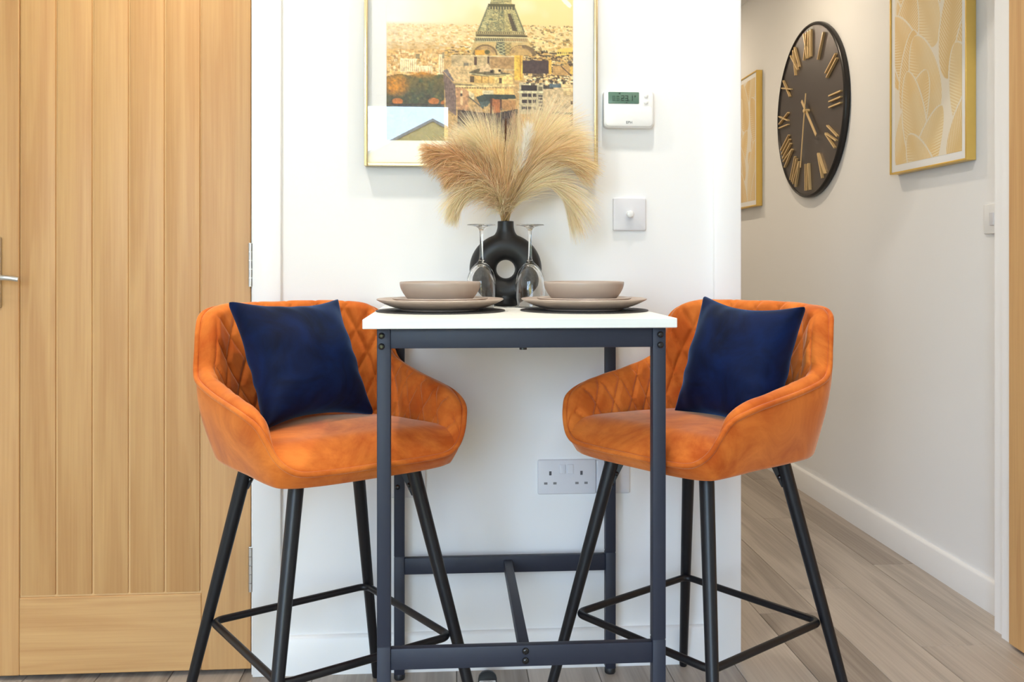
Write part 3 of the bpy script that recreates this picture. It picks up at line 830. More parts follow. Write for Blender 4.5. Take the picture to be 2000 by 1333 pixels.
def plume(label, ctrl, n, flen, spread, droop, color, t0=.35, var=.12, width=.0007, side_bias=0.0, curl=1.0, stem_col='straw', K=7, jit=.5):
    """ctrl: (px, py, Y) of the spine above the vase mouth (photo survey), first point inside the neck"""
    pts = [tuple(MOUTH + Vector((random.uniform(-.008, .008), random.uniform(-.008, .008), -.045))), tuple(MOUTH + Vector((random.uniform(-.009, .009), random.uniform(-.009, .009), .0)))]
    for (px, py, Y) in ctrl: pts.append(tuple(on_y(px, py, Y)))
    c, _ = cr(pts[1:], 0); c = np.vstack([np.array(pts[:1]), c])
    sp = resample(c, 60)
    base = Vector(pts[1])
    t = thing('pampas_stem', label, 'dried grass', tuple(base), 0, 'dried grasses in the black vase')
    off = np.array(base)
    MB().tube([tuple(p - off) for p in sp[::3]], [.0017 - .0011 * i / 19 for i in range(20)], 6).build('stem', M[stem_col], t, 60)
    f = sp
    tg = np.gradient(f, axis=0); tg /= np.linalg.norm(tg, axis=1, keepdims=True)
    tpar = t0 + (1 - t0) * rng.uniform(0, 1, n) ** .8
    ii = tpar * 59; i0 = np.floor(ii).astype(int).clip(0, 58); fr_ = (ii - i0)[:, None]
    P0 = f[i0] * (1 - fr_) + f[i0 + 1] * fr_; T0 = tg[i0]
    rnd = rng.normal(size=(n, 3)); rnd[:, 1] *= .6
    rnd -= T0 * np.sum(rnd * T0, axis=1, keepdims=True); rnd /= np.linalg.norm(rnd, axis=1, keepdims=True)
    env = np.sin(PI * np.clip((tpar - t0) / (1 - t0) * .86 + .14, 0, 1)) ** .6
    L_ = flen * (.55 + .6 * rng.uniform(0, 1, n)) * (.35 + .65 * env)
    D0 = T0 + rnd * (spread * (.35 + .9 * rng.uniform(0, 1, (n, 1)))) + np.array([side_bias, 0, 0])
    D0 /= np.linalg.norm(D0, axis=1, keepdims=True)
    S = np.zeros((n, K, 3)); S[:, 0] = P0 + rnd * .001
    D = D0.copy()
    step = (L_ / (K - 1))[:, None]
    for k in range(1, K):
        D = D + np.array([0, 0, -1.0]) * droop * (.5 + rng.uniform(0, 1, (n, 1))) / K + T0 * (.25 * curl / K) + rng.normal(size=(n, 3)) * .05 * jit
        D /= np.linalg.norm(D, axis=1, keepdims=True)
        S[:, k] = S[:, k - 1] + D * step
    S[:, :, 1] = np.minimum(S[:, :, 1], -.004 - rng.uniform(0, .004, (n, 1)))       # keep off the wall
    colr = np.array(color[:3])[None] * (1 + var * rng.normal(size=(n, 1))) * (1 + .05 * rng.normal(size=(n, 3)))
    me = strands_mesh('plume', S - off, width * (.6 + .8 * rng.uniform(0, 1, n)), np.clip(colr, 0.01, .95), M['pampas'])
    o = bpy.data.objects.new('plume', me); col.objects.link(o); o.parent = t; tag(o, kind='stuff')
    return t
CRM = srgb(246, 230, 198); TAN = srgb(240, 216, 174); BRN = srgb(228, 196, 154); PALE = srgb(242, 226, 196)
# right fans
plume('broad cream pampas plume fanning right over the picture edge', [(1012, 360, -.10), (1038, 300, -.11), (1075, 268, -.12), (1108, 270, -.13)], 3800, .135, .55, .60, CRM, .28)
plume('tan pampas plume sweeping right towards the light switch', [(1010, 370, -.12), (1036, 325, -.13), (1080, 305, -.15), (1125, 318, -.16)], 3800, .130, .45, .60, TAN, .28)
plume('long pampas plume drooping low on the right', [(1014, 385, -.13), (1048, 358, -.14), (1088, 368, -.16), (1112, 405, -.17)], 2000, .150, .26, 1.1, CRM, .26, width=.0007)
plume('upright cream pampas plume behind the white tuft', [(1008, 360, -.08), (1030, 290, -.075), (1058, 250, -.07), (1078, 245, -.07)], 2600, .105, .65, .35, PALE, .30)
# centre and left
plume('feathery beige pampas plume rising highest in the middle', [(1000, 370, -.07), (1004, 300, -.06), (1007, 252, -.055), (1008, 236, -.055)], 1000, .060, .4, -.1, srgb(220, 198, 168), .42)
plume('large cream pampas plume leaning left over the picture', [(984, 370, -.11), (966, 318, -.12), (942, 285, -.13), (920, 276, -.13)], 4400, .120, .68, .30, CRM, .26)
plume('dense tan pampas plume in the middle of the bunch', [(988, 370, -.13), (980, 330, -.14), (968, 305, -.15)], 2600, .100, .6, .25, TAN, .22)
plume('brown feathery plume reaching furthest left', [(974, 390, -.12), (948, 348, -.13), (900, 314, -.15), (842, 298, -.16)], 3600, .080, .85, .85, BRN, .32, width=.0011, jit=1.8, var=.18)
plume('second brown feathery plume below the leftmost one', [(972, 395, -.13), (948, 360, -.15), (912, 340, -.17), (880, 342, -.18)], 3000, .078, .8, 1.0, BRN, .32, width=.0010, jit=1.8, var=.18)
plume('cream pampas plume drooping low on the left', [(975, 398, -.14), (945, 368, -.16), (908, 376, -.18), (890, 402, -.19)], 3000, .100, .5, 1.25, CRM, .28, jit=1.2)
# white bunny-tail tufts and a brown stick
def tuft(label, ctrl, n, L, r, color):
    t = plume(label, ctrl, n, L, r, 0, color, .62, width=.0007, K=4)
    return t
tuft('white fluffy bunny-tail grass in the middle of the bunch', [(1012, 350, -.155), (1026, 285, -.16), (1034, 245, -.162)], 900, .030, .9, srgb(250, 246, 236))
tuft('shorter white bunny-tail grass beside the brown stick', [(1003, 360, -.155), (1008, 310, -.16), (1011, 278, -.162)], 350, .016, .9, srgb(242, 230, 204))
a = MOUTH + Vector((-.006, -.006, 0)); b_ = on_y(988, 232, -.165); 
stk = thing('brown_stick', 'thin dark brown reed standing upright in the vase', 'dried reed', tuple(a), 0, 'dried grasses in the black vase')
mid = a.lerp(b_, .66)
M['reed'] = simple('dark_brown_reed', srgb(92, 56, 28), .7, noise=.3, scale=50)
MB().tube([Vector((0, 0, -.045)), Vector((0, 0, 0)), mid - a], .0010, 8).build('stem', M['straw'], stk, 50)
MB().tube([mid - a, mid.lerp(b_, .06) - a, mid.lerp(b_, .9) - a, b_ - a], [.0012, .0024, .0024, .001], 10).build('spike', M['reed'], stk, 50)

# ================================================================== WALL FITTINGS ON THE BACK WALL
def rounded_plate(x0, x1, z0, z1, y_front, rad=.004, depth=None, bev=.0015):
    """box against the wall, rounded corners in the wall plane, soft front edge"""
    bm = bmesh.new(); n = 6; pts = []
    for (cx, cz, a0) in ((x1 - rad, z1 - rad, 0), (x0 + rad, z1 - rad, 90), (x0 + rad, z0 + rad, 180), (x1 - rad, z0 + rad, 270)):
        for k in range(n + 1):
            a = math.radians(a0 + 90 * k / n); pts.append((cx + rad * math.cos(a), cz + rad * math.sin(a)))
    cx, cz = (x0 + x1) / 2, (z0 + z1) / 2
    def ring(y, ins):
        out = []
        for (px, pz) in pts:
            sx = 1 - ins / ((x1 - x0) / 2); sz = 1 - ins / ((z1 - z0) / 2)
            out.append((cx + (px - cx) * sx, y, cz + (pz - cz) * sz))
        return out
    yb = 0.0 if depth is None else y_front + depth
    rows = [ring(yb, 0), ring(y_front + bev, 0), ring(y_front + bev * .3, bev * .3), ring(y_front, bev)]
    k = len(pts); v = [p for r in rows for p in r]; f = []
    for i in range(len(rows) - 1):
        for j in range(k): f.append((i * k + j, i * k + (j + 1) % k, (i + 1) * k + (j + 1) % k, (i + 1) * k + j))
    f.append(tuple(range(3 * k, 4 * k))); f.append(tuple(range(k - 1, -1, -1)))
    bm.free(); return MB().add(v, f)
def rel(m, o): m.v = [(a - o.location.x, b - o.location.y, c - o.location.z) for a, b, c in m.v]; return m

# thermostat
th = thing('thermostat', 'white wall thermostat with grey-green display beside the city picture', 'thermostat', (.4485, 0, 1.402))
rel(rounded_plate(.3845, .5125, 1.3555, 1.4515, -.020, .012, bev=.004), th).build('body', M['plastic'], th, 50)
rel(rounded_plate(.3890, .5080, 1.3595, 1.4090, -.0222, .009, .004, bev=.0012), th).build('flap', M['plastic'], th, 50)
lc = rel(rounded_plate(.3960, .4740, 1.4165, 1.4455, -.0208, .002, .003, bev=.0004), th).build('display', M['lcd'], th, 50)
def seg7(ch, x, z, w, h, t):
    S = {'a': (0, w, h - t, h), 'g': (0, w, h / 2 - t / 2, h / 2 + t / 2), 'd': (0, w, 0, t), 'f': (0, t, h / 2, h), 'b': (w - t, w, h / 2, h), 'e': (0, t, 0, h / 2), 'c': (w - t, w, 0, h / 2)}
    M_ = {'2': 'abged', '3': 'abgcd', '1': 'bc', '8': 'abcdefg', '0': 'abcdef'}
    m = MB()
    for c in M_[ch]:
        a, b, c_, d = S[c]; m.box(x + a + .0003, x + b - .0003, -.0214, -.0207, z + c_ + .0003, z + d - .0003)
    return m
for ch, x_ in (('2', .4285), ('3', .4385), ('1', .4500)):
    rel(seg7(ch, x_, 1.4235, .0078, .0135, .0019), th).build('digit', M['lcd_dark'], lc, 0)
rel(MB().box(.4475, .4490, -.0214, -.0207, 1.4235, 1.4250), th).build('decimal_point', M['lcd_dark'], lc, 0)
rel(MB().lathe([(.0022, 0), (.0022, .0005), (.0012, .0005), (.0012, 0)], (.4635, -.0208, 1.4350), 14, 'Y', True), th).build('degree_mark', M['lcd_dark'], lc, 0)
for x_ in (.4065, .4165): rel(seg7('8', x_, 1.4235, .0070, .0125, .0018), th).build('faint_digit', M['lcd_faint'], lc, 0)
rel(MB().box(.4225, .4265, -.0214, -.0207, 1.4410, 1.4430), th).build('indicator', M['lcd_dark'], lc, 0)
rel(MB().box(.4405, .4440, -.0214, -.0207, 1.4182, 1.4198), th).build('indicator', M['lcd_dark'], lc, 0)
for z in (1.4375, 1.4215):
    rel(MB().lathe([(.0058, 0), (.0056, .002), (.0042, .0028), (0, .0030)], (.4915, -.020, z), 24, 'Y'), th).build('button', M['plastic'], th, 50)
me = text_mesh('EPH', .0095); me.materials.clear(); me.materials.append(M['print_grey'])
tx = bpy.data.objects.new('lettering', me); col.objects.link(tx); tx.parent = th
tx.rotation_euler = (PI / 2, 0, 0); tx.location = (.4485 - .4485, -.0225, 1.3690 - 1.402)

th.location.z -= .004

# dimmer
dm = thing('dimmer_switch', 'square white dimmer switch with round knob above the table', 'dimmer switch', (.4525, 0, 1.136))
rel(rounded_plate(.4105, .4945, 1.0945, 1.1775, -.0085, .004, bev=.0025), dm).build('plate', M['plate_grey'], dm, 50)
rel(MB().lathe([(.0088, 0), (.0088, .010), (.0078, .0125), (.0068, .0132), (0, .0132)], (.4525, -.0085, 1.136), 32, 'Y'), dm).build('knob', M['plastic'], dm, 40)

def socket_holes(m, cx, cz):
    m.box(cx - .0025, cx + .0025, -.0103, -.0090, cz + .0065, cz + .0165)
def double_socket():
    o = thing('double_socket', 'pale grey double power socket low on the wall under the table', 'socket', (.2935, 0, .476))
    rel(rounded_plate(.2200, .3670, .433, .519, -.0095, .004, bev=.0025), o).build('plate', M['plate_grey'], o, 50)
    for cx in (.2515, .3300):
        rel(MB().box(cx - .0030, cx + .0030, -.0098, -.0090, .481, .491), o).build('earth_slot', M['slot'], o, 0)
        for dx_ in (-.0115, .0115):
            rel(MB().box(cx + dx_ - .0042, cx + dx_ + .0042, -.0098, -.0090, .458, .4635), o).build('pin_slot', M['print_grey'], o, 0)
    for cx in (.2820, .3020):
        rel(rounded_plate(cx - .0075, cx + .0075, .485, .508, -.0125, .0015, .004, bev=.0008), o).build('rocker', M['plate_grey'], o, 50)
double_socket()
def blank(label, cx, cz):
    o = thing('wall_plate', label, 'wall plate', (cx, 0, cz))
    rel(rounded_plate(cx - .0425, cx + .0425, cz - .0425, cz + .0425, -.0095, .004, bev=.0025), o).build('plate', M['plate_grey'], o, 50)
    for dx_ in (-.030, .030):
        rel(MB().lathe([(.003, 0), (.0028, .0008), (0, .0009)], (cx + dx_, -.0095, cz), 14, 'Y'), o).build('screw', M['plate_grey'], o, 50)
blank('single square wall plate touching the right of the double socket', .4105, .475)
o_ = blank('single square wall plate half hidden behind the rear table leg', -.102, .473)

# floor door stop
ds = thing('door_stop', 'half-dome chrome and black rubber door stop on the floor', 'door stop', (.094, -.030, 0))
dc = on_y(952, 1325, -.080)
ds.location = (dc.x, -.080, 0)
m = MB(); pr = [(.0215, 0), (.0215, .008), (.0195, .016), (.014, .022), (.007, .025), (0, .0258)]
full = MB().lathe(pr, n=48)
def halfcut(keep):
    bm = bmesh.new(); mm = full.mesh('t', M['chrome']); bm.from_mesh(mm); bpy.data.meshes.remove(mm)
    g = bmesh.ops.bisect_plane(bm, geom=bm.verts[:] + bm.edges[:] + bm.faces[:], plane_co=(0, -.003, 0), plane_no=(0, keep, 0), clear_outer=True)
    ed = [e for e in g['geom_cut'] if isinstance(e, bmesh.types.BMEdge)]
    bmesh.ops.holes_fill(bm, edges=[e for e in bm.edges if e.is_boundary], sides=0)
    return MB().bm(bm)
dm_ = halfcut(1); dm_.v = [(a, b, c * .42) for a, b, c in dm_.v]
dm_.build('dome', M['polished'], ds, 40)
rb = halfcut(-1); rb.v = [(a * 1.06, b, c * 1.06) for a, b, c in rb.v]
rb.build('buffer', M['rubber'], ds, 40)

# ================================================================== PAINTED PRINTS
def hexa(c): return np.array(srgb(*c)[:3])
class Canvas:
    """procedural painter on a vertex grid; coordinates follow the picture, cell by cell"""
    def __init__(s, x0, x1, y0, y1, step):
        s.xs = np.arange(x0, x1 + step * .5, step); s.ys = np.arange(y0, y1 + step * .5, step)
        s.X, s.Y = np.meshgrid(s.xs, s.ys); s.C = np.zeros(s.X.shape + (3,))
    def fill(s, mask, c, a=1.0):
        c = np.array(srgb(*c)[:3]); w = (mask * a)[..., None]; s.C = s.C * (1 - w) + c * w
    def rect(s, x0, y0, x1, y1, c, a=1.0): s.fill(((s.X >= x0) & (s.X <= x1) & (s.Y >= y0) & (s.Y <= y1)).astype(float), c, a)
    def poly(s, pts, c, a=1.0):
        ins = np.zeros(s.X.shape, bool); n = len(pts)
        for i in range(n):
            (xa, ya), (xb, yb) = pts[i], pts[(i + 1) % n]
            if ya == yb: continue
            cond = ((ya > s.Y) != (yb > s.Y)) & (s.X < (xb - xa) * (s.Y - ya) / (yb - ya) + xa); ins ^= cond
        s.fill(ins.astype(float), c, a); return ins
    def line(s, xa, ya, xb, yb, w, c, a=1.0):
        dx, dy = xb - xa, yb - ya; L2 = dx * dx + dy * dy + 1e-9
        t = np.clip(((s.X - xa) * dx + (s.Y - ya) * dy) / L2, 0, 1)
        d = np.hypot(s.X - xa - t * dx, s.Y - ya - t * dy); s.fill(np.clip(w / 2 + .6 - d, 0, 1), c, a)
    def disc(s, x, y, r, c, a=1.0, ry=None):
        ry = ry or r; d = np.hypot((s.X - x) / r, (s.Y - y) / ry); s.fill(np.clip((1 - d) * r / 1.2, 0, 1), c, a)
    def noise(s, sc, seed):
        r_ = np.random.default_rng(seed); out = np.zeros(s.X.shape); amp = 1; tot = 0
        for k in range(3):
            g = r_.uniform(-1, 1, (80, 80)); fx = (s.X / sc) % 79; fy = (s.Y / sc) % 79
            i = fx.astype(int); j = fy.astype(int); u = fx - i; v = fy - j; u = u * u * (3 - 2 * u); v = v * v * (3 - 2 * v)
            i2 = (i + 1) % 80; j2 = (j + 1) % 80
            out += amp * ((g[j, i] * (1 - u) + g[j, i2] * u) * (1 - v) + (g[j2, i] * (1 - u) + g[j2, i2] * u) * v); tot += amp; amp *= .5; sc /= 2
        return out / tot
    def mesh(s, name, place, mat):
        ny, nx = s.X.shape
        V = [place(x, y) for y, x in zip(s.Y.ravel(), s.X.ravel())]
        k = (np.arange(ny - 1)[:, None] * nx + np.arange(nx - 1)[None, :])
        F = np.stack([k, k + 1, k + 1 + nx, k + nx], 2).reshape(-1, 4)
        me = bpy.data.meshes.new(name); me.from_pydata(V, [], F.tolist())
        ca = me.color_attributes.new('paint', 'FLOAT_COLOR', 'POINT')
        cc = np.ones((ny * nx, 4), np.float32); cc[:, :3] = np.clip(s.C.reshape(-1, 3), 0, 1)
        ca.data.foreach_set('color', cc.reshape(-1)); me.materials.append(mat); return me

def paint_city():
    c = Canvas(755, 1118, -236, 276, 1.35)
    R = random.Random(5)
    X, Y = c.X, c.Y
    # hazy golden sky
    tx_ = np.clip((X - 770) / 200, 0, 1)[..., None]
    ty_ = np.clip((Y + 40) / 110, 0, 1)[..., None]
    sky = hexa((245, 244, 238)) * (1 - tx_) + hexa((249, 222, 160)) * tx_
    sky = sky * (1 - .5 * ty_ * tx_) + hexa((243, 202, 130)) * .5 * ty_ * tx_
    cl = np.clip(c.noise(60, 2) * 1.4, 0, 1)[..., None] * .55
    c.C = sky * (1 - cl) + hexa((252, 244, 226)) * cl
    c.poly([(1093, -6), (1100, 4), (1112, 14), (1116, 8), (1104, -6)], (255, 252, 240), .8)
    # distant city haze bands
    hz = (Y > 46).astype(float); c.fill(np.clip((Y - 44) / 8, 0, 1), (240, 208, 150), .75)
    for k in range(1500):
        y = 48 + (R.random() ** 1.3) * 58; x = R.uniform(755, 1118)
        far = (y - 48) / 58; left = max(0, 1 - (x - 755) / 150)
        w = R.uniform(1.5, 5) * (1 + far * 1.2); h = R.uniform(1, 2.6) * (1 + far)
        colr = R.choice([(252, 232, 184), (236, 196, 128), (214, 168, 100), (250, 222, 160), (196, 150, 92), (228, 182, 110), (255, 244, 214)])
        if x > 1030: colr = R.choice([(226, 188, 116), (180, 142, 76), (120, 98, 62), (246, 216, 140), (96, 84, 58), (210, 164, 88), (255, 236, 176)])
        c.rect(x, y, x + w, y + h, colr, .75 * (1 - .75 * left * (1 - far * .5)))
    c.fill(((Y > 84) & (Y < 98) & (X < 905)).astype(float) * np.clip(.5 + c.noise(14, 9) * .8, 0, 1), (200, 156, 88), .65)
    # left mid town
    c.fill(((Y > 98) & (X < 870)).astype(float), (232, 184, 116), .8)
    for k in range(420):
        x = R.uniform(755, 862); y = R.uniform(98, 158); w = R.uniform(2, 8); h = R.uniform(2, 6)
        c.rect(x, y, x + w, y + h, R.choice([(246, 212, 150), (218, 166, 98), (250, 226, 176), (196, 146, 84), (240, 196, 124), (176, 132, 80)]), .7)
    for (x0, y0, w, h) in ((782, 117, 32, 26), (814, 130, 30, 20), (856, 108, 9, 40)):
        c.rect(x0, y0, x0 + w, y0 + h, (252, 232, 186))
        for k in range(int(w / 4)): c.rect(x0 + 2 + k * 4, y0 + 3, x0 + 3.2 + k * 4, y0 + h - 2, (214, 168, 108), .8)
    c.rect(811, 108, 819, 117, (128, 116, 86), .8); c.rect(862, 104, 874, 116, (110, 104, 88), .7)
    # autumn trees lower left
    tm = c.poly([(755, 152), (780, 146), (800, 150), (822, 142), (850, 148), (866, 146), (868, 206), (755, 206)], (120, 104, 62))
    c.fill(tm * np.clip((Y - 150) / 40, 0, 1), (72, 76, 66), .85)
    nz = c.noise(10, 21); nz2 = c.noise(5, 22)
    c.fill(tm * np.clip(nz * 1.6, 0, 1), (74, 92, 70), .8)
    c.fill(tm * np.clip(nz2 * 1.5 - .1, 0, 1), (130, 120, 66), .6)
    orange_m = np.clip(1.5 - np.hypot((X - 772) / 26, (Y - 168) / 22) * 1.3, 0, 1) + np.clip(1.2 - np.hypot((X - 822) / 34, (Y - 146) / 9) * 1.2, 0, 1)
    c.fill(np.clip(orange_m, 0, 1) * np.clip(.75 + nz2 * .7, 0, 1), (226, 150, 48), .95)
    c.fill(np.clip(orange_m, 0, 1) * np.clip(nz * 1.4, 0, 1), (186, 110, 54), .7)
    for (x, y, r) in ((776, 200, 11), (846, 199, 11), (868, 202, 9)): c.disc(x, y, r, (196, 118, 60), .9, r * .6)
    # dark street, lower left
    c.rect(755, 205, 905, 277, (60, 52, 60))
    c.fill(((Y > 204) & (X < 905)) * np.clip(c.noise(9, 31), 0, 1), (108, 88, 72), .7)
    # right hand jumble of roofs
    rb_ = (X > 866) & (Y > 100)
    c.fill(rb_.astype(float), (206, 168, 112), 1)
    for k in range(900):
        x = R.uniform(1020, 1116); y = R.uniform(96, 150); w = R.uniform(2, 10); h = R.uniform(1.2, 4)
        c.rect(x, y, x + w, y + h, R.choice([(70, 56, 50), (48, 40, 44), (214, 170, 96), (244, 208, 134), (120, 98, 74), (168, 132, 82), (250, 226, 166), (92, 84, 70)]), .85)
    for k in range(260):
        x = R.uniform(866, 1040); y = R.uniform(92, 112); w = R.uniform(2, 8); h = R.uniform(1, 3)
        c.rect(x, y, x + w, y + h, R.choice([(240, 194, 96), (206, 154, 70), (120, 96, 56), (250, 218, 140), (84, 72, 52)]), .85)
    # arcaded block far right
    c.poly([(1088, 94), (1118, 90), (1118, 104), (1085, 108)], (246, 208, 110))
    for k in range(8): c.rect(1088 + k * 3.9, 100, 1090 + k * 3.9, 103, (84, 66, 48))
    # ---- tower
    def tw(y):                                    # half width of the tower body at height y
        if y < 9: return 22 + (y + 236) * -.02 + max(0, (y + 40)) * .10 - (0 if y > -40 else (-40 - y) * .06)
        return 23 + (y - 9) * .46 + ((y - 9) / 55.0) ** 2 * 2
    cx = 977
    yy = Y; hw_ = np.where(yy < 9, np.clip(6 + (yy + 236) * .062, 4, 21.5), 24 + (yy - 9) * .40)
    body = (np.abs(X - cx) < hw_) & (yy < 64)
    c.fill(body.astype(float), (146, 136, 94), .96)
    t1 = c.noise(3.4, 41); t2 = c.noise(2.2, 42)
    c.fill(body * np.clip(t1 * 3, 0, 1), (82, 96, 80), .85)
    c.fill(body * np.clip(t2 * 3.2, 0, 1), (222, 206, 140), .8)
    c.fill(body * (X > cx + 6) * np.clip(.5 + t1, 0, 1), (206, 178, 100), .45)
    c.poly([(989, 27), (999, 26), (1010, 60), (1000, 61)], (92, 78, 60))
    for s_ in (-1, 1):
        c.line(cx + s_ * 24, 9, cx + s_ * 45, 62, 2.6, (104, 110, 84), .9); c.line(cx + s_ * 3, 9, cx + s_ * 6, 62, 2.0, (86, 92, 70), .7)
    for k in range(13):
        ya = 18 + k * 3.5; wa = 24 + (ya - 9) * .40
        for s_ in (-1, 1):
            c.line(cx + s_ * wa, ya, cx + s_ * (wa - 12), ya + 4, .8, (70, 82, 68), .75); c.line(cx + s_ * (wa - 12), ya, cx + s_ * wa, ya + 4, .8, (228, 216, 156), .75)
            c.line(cx + s_ * 3, ya, cx + s_ * 13, ya + 4, .8, (84, 88, 66), .6); c.line(cx + s_ * 13, ya, cx + s_ * 3, ya + 4, .8, (222, 204, 140), .6)
    for k in range(40):
        ya = -230 + k * 6; wa = 6 + (ya + 236) * .062
        c.line(cx - wa, ya, cx + wa, ya + 6, .8, (84, 88, 66), .7); c.line(cx + wa, ya, cx - wa, ya + 6, .8, (224, 208, 146), .7)
    c.rect(951, 8, 1004, 12.5, (92, 84, 56)); c.rect(953, 13, 1003, 19, (76, 74, 62), .9)
    for k in range(9): c.rect(954 + k * 5.4, 13.5, 956 + k * 5.4, 19, (214, 196, 132), .9)
    c.poly([(928, 62), (1022, 61), (1026, 70), (1031, 82), (924, 84), (927, 70)], (152, 134, 92))
    c.rect(928, 68, 1029, 71.5, (84, 74, 52)); c.rect(929, 62.5, 1022, 66, (92, 84, 62), .8)
    for k in range(24): c.rect(930 + k * 4, 63, 931.6 + k * 4, 66, (212, 190, 128), .9)
    c.rect(928, 75, 982, 80, (86, 88, 78), .8); c.rect(984, 75, 1030, 80, (170, 134, 92), .8)
    for k in range(24): c.line(930 + k * 4.2, 74, 932 + k * 4.2, 81, .7, (226, 210, 150), .7)
    c.line(926, 73.5, 1031, 73, 1.2, (240, 224, 168)); c.line(925, 82, 1032, 81, 1.2, (226, 212, 160), .9)
    # arches and feet
    c.poly([(923, 83), (1032, 81), (1042, 108), (916, 108)], (206, 176, 116), .9)
    for (x0, x1) in ((922, 970), (990, 1046)):
        mxx = (x0 + x1) / 2
        d = np.hypot((X - mxx) / ((x1 - x0) / 2), (Y - 108) / 21)
        c.fill(((d < 1) & (Y < 108)).astype(float), (206, 168, 108)); c.fill(((d < 1) & (d > (.86 if x0 < 950 else .70 + .25 * (X < mxx))) & (Y < 108)).astype(float), (96, 80, 62), .8); c.fill(((d < .86) & (d > .60) & (Y < 104)) * np.clip(.6 + c.noise(4, 47), 0, 1), (150, 122, 92), .7)
    c.poly([(968, 82), (984, 82), (985, 108), (978, 108), (966, 94)], (84, 86, 72), .95)
    for k in range(4): c.line(969, 84 + k * 6, 984, 90 + k * 6, .9, (206, 200, 150)); c.line(984, 84 + k * 6, 969, 90 + k * 6, .9, (206, 200, 150))
    c.poly([(984, 82), (998, 82), (993, 106), (985, 106)], (190, 168, 112), .95)
    for k in range(3): c.line(985, 84 + k * 7, 996, 91 + k * 7, .9, (112, 96, 64)); c.line(996, 84 + k * 7, 985, 91 + k * 7, .9, (112, 96, 64))
    c.rect(926, 98, 945, 108, (232, 170, 60), .9); c.disc(950, 102, 6, (92, 92, 60), .9, 5)
    # ---- big flat-roofed apartment block in the middle
    c.rect(880, 109, 1019, 137, (204, 178, 132)); c.rect(925, 111, 930, 128, (92, 70, 58)); c.rect(950, 110, 954, 126, (92, 70, 58))
    c.rect(956, 111, 1004, 134, (184, 146, 98)); c.fill(((X > 956) & (X < 1004) & (Y > 111) & (Y < 134)) * np.clip(c.noise(8, 51), 0, 1), (150, 116, 82), .6)
    c.rect(878, 109, 1004, 110.5, (236, 214, 166)); c.rect(904, 124, 914, 130, (104, 100, 92), .8)
    c.rect(1003, 108, 1019, 156, (240, 192, 84)); c.rect(1014, 108, 1016, 154, (206, 150, 62)); c.rect(1018.5, 117, 1070, 142, (82, 64, 62))
    c.fill(((X > 1019) & (X < 1070) & (Y > 117) & (Y < 142)) * np.clip(c.noise(7, 52), 0, 1), (58, 46, 52), .8)
    c.rect(1070, 115, 1076, 142, (238, 186, 78)); c.rect(1078, 126, 1112, 145, (196, 154, 96)); c.line(1095, 128, 1116, 147, 2, (84, 62, 50)); c.rect(1112, 128, 1117, 143, (240, 196, 96))
    # domed corner building
    c.poly([(864, 140), (880, 132), (925, 128), (930, 134), (915, 150), (918, 162), (884, 161)], (226, 192, 138))
    c.poly([(864, 140), (884, 161), (885, 158), (872, 136)], (128, 116, 112))
    c.poly([(913, 143), (930, 135), (960, 136), (985, 142), (1000, 144), (998, 147), (960, 150), (925, 148)], (112, 100, 76))
    c.poly([(938, 130), (952, 124), (960, 140), (934, 141)], (222, 190, 144)); c.rect(963, 133, 976, 144, (234, 204, 150)); c.disc(974, 138, 3.4, (40, 32, 32))
    c.rect(956, 137, 961, 143, (60, 50, 46)); c.line(914, 144, 955, 148.5, 1.4, (220, 204, 150)); c.line(955, 148.5, 1000, 145, 1.4, (240, 216, 150))
    c.poly([(918, 148), (963, 150), (963, 164), (918, 163)], (228, 182, 104)); c.rect(917, 149, 924, 162, (104, 84, 62)); c.rect(938, 150, 940, 164, (186, 140, 76)); c.rect(951, 150, 953, 164, (186, 140, 76))
    c.poly([(963, 150), (1000, 146), (1000, 163), (963, 164)], (244, 208, 132)); c.rect(973, 152, 978, 163, (96, 74, 54))
    c.poly([(884, 161), (918, 163), (1000, 163), (1003, 168), (930, 172), (888, 168)], (216, 186, 124)); c.line(886, 165, 930, 168, 2, (120, 106, 84)); c.line(888, 170, 1002, 167, 2.2, (236, 212, 150))
    for k in range(22): c.rect(890 + k * 5, 171, 892.6 + k * 5, 175, (96, 74, 56), .8)
    # long facade running down-left
    c.poly([(864, 141), (888, 168), (890, 228), (870, 212)], (140, 116, 104))
    for k in range(6): c.line(867 + k * 4, 150 + k * 4, 872 + k * 3.4, 205 + k * 4, 1.3, (98, 80, 80), .8)
    c.poly([(888, 172), (914, 174), (914, 222), (892, 218)], (198, 150, 108)); c.rect(897, 178, 901, 184, (250, 222, 170)); c.rect(897, 188, 903, 206, (228, 190, 140)); c.rect(897, 183, 902, 188, (84, 66, 60))
    c.poly([(905, 174), (1000, 172), (1003, 186), (930, 190)], (238, 192, 120)); c.rect(968, 173, 984, 184, (250, 208, 130)); c.rect(940, 176, 962, 184, (226, 216, 176), .8)
    c.poly([(913, 177), (924, 184), (924, 196), (915, 190)], (226, 206, 160)); c.poly([(914, 192), (938, 214), (938, 230), (912, 205)], (206, 170, 116)); c.line(914, 190, 942, 212, 2.2, (98, 92, 82))
    c.poly([(928, 190), (946, 184), (1004, 184), (1006, 192), (960, 196), (940, 212)], (62, 72, 66)); c.poly([(935, 199), (958, 198), (950, 208), (938, 210)], (92, 104, 98))
    c.poly([(958, 193), (976, 194), (976, 220), (962, 222)], (182, 112, 68)); c.rect(978, 195, 1005, 214, (190, 140, 88)); c.rect(955, 193, 959, 222, (104, 66, 48)); c.rect(975, 194, 978, 216, (96, 66, 52))
    c.poly([(892, 215), (960, 222), (1010, 212), (1010, 277), (892, 277)], (70, 56, 56))
    c.fill(((X > 890) & (X < 1010) & (Y > 212)) * np.clip(c.noise(8, 61), 0, 1), (150, 118, 84), .7)
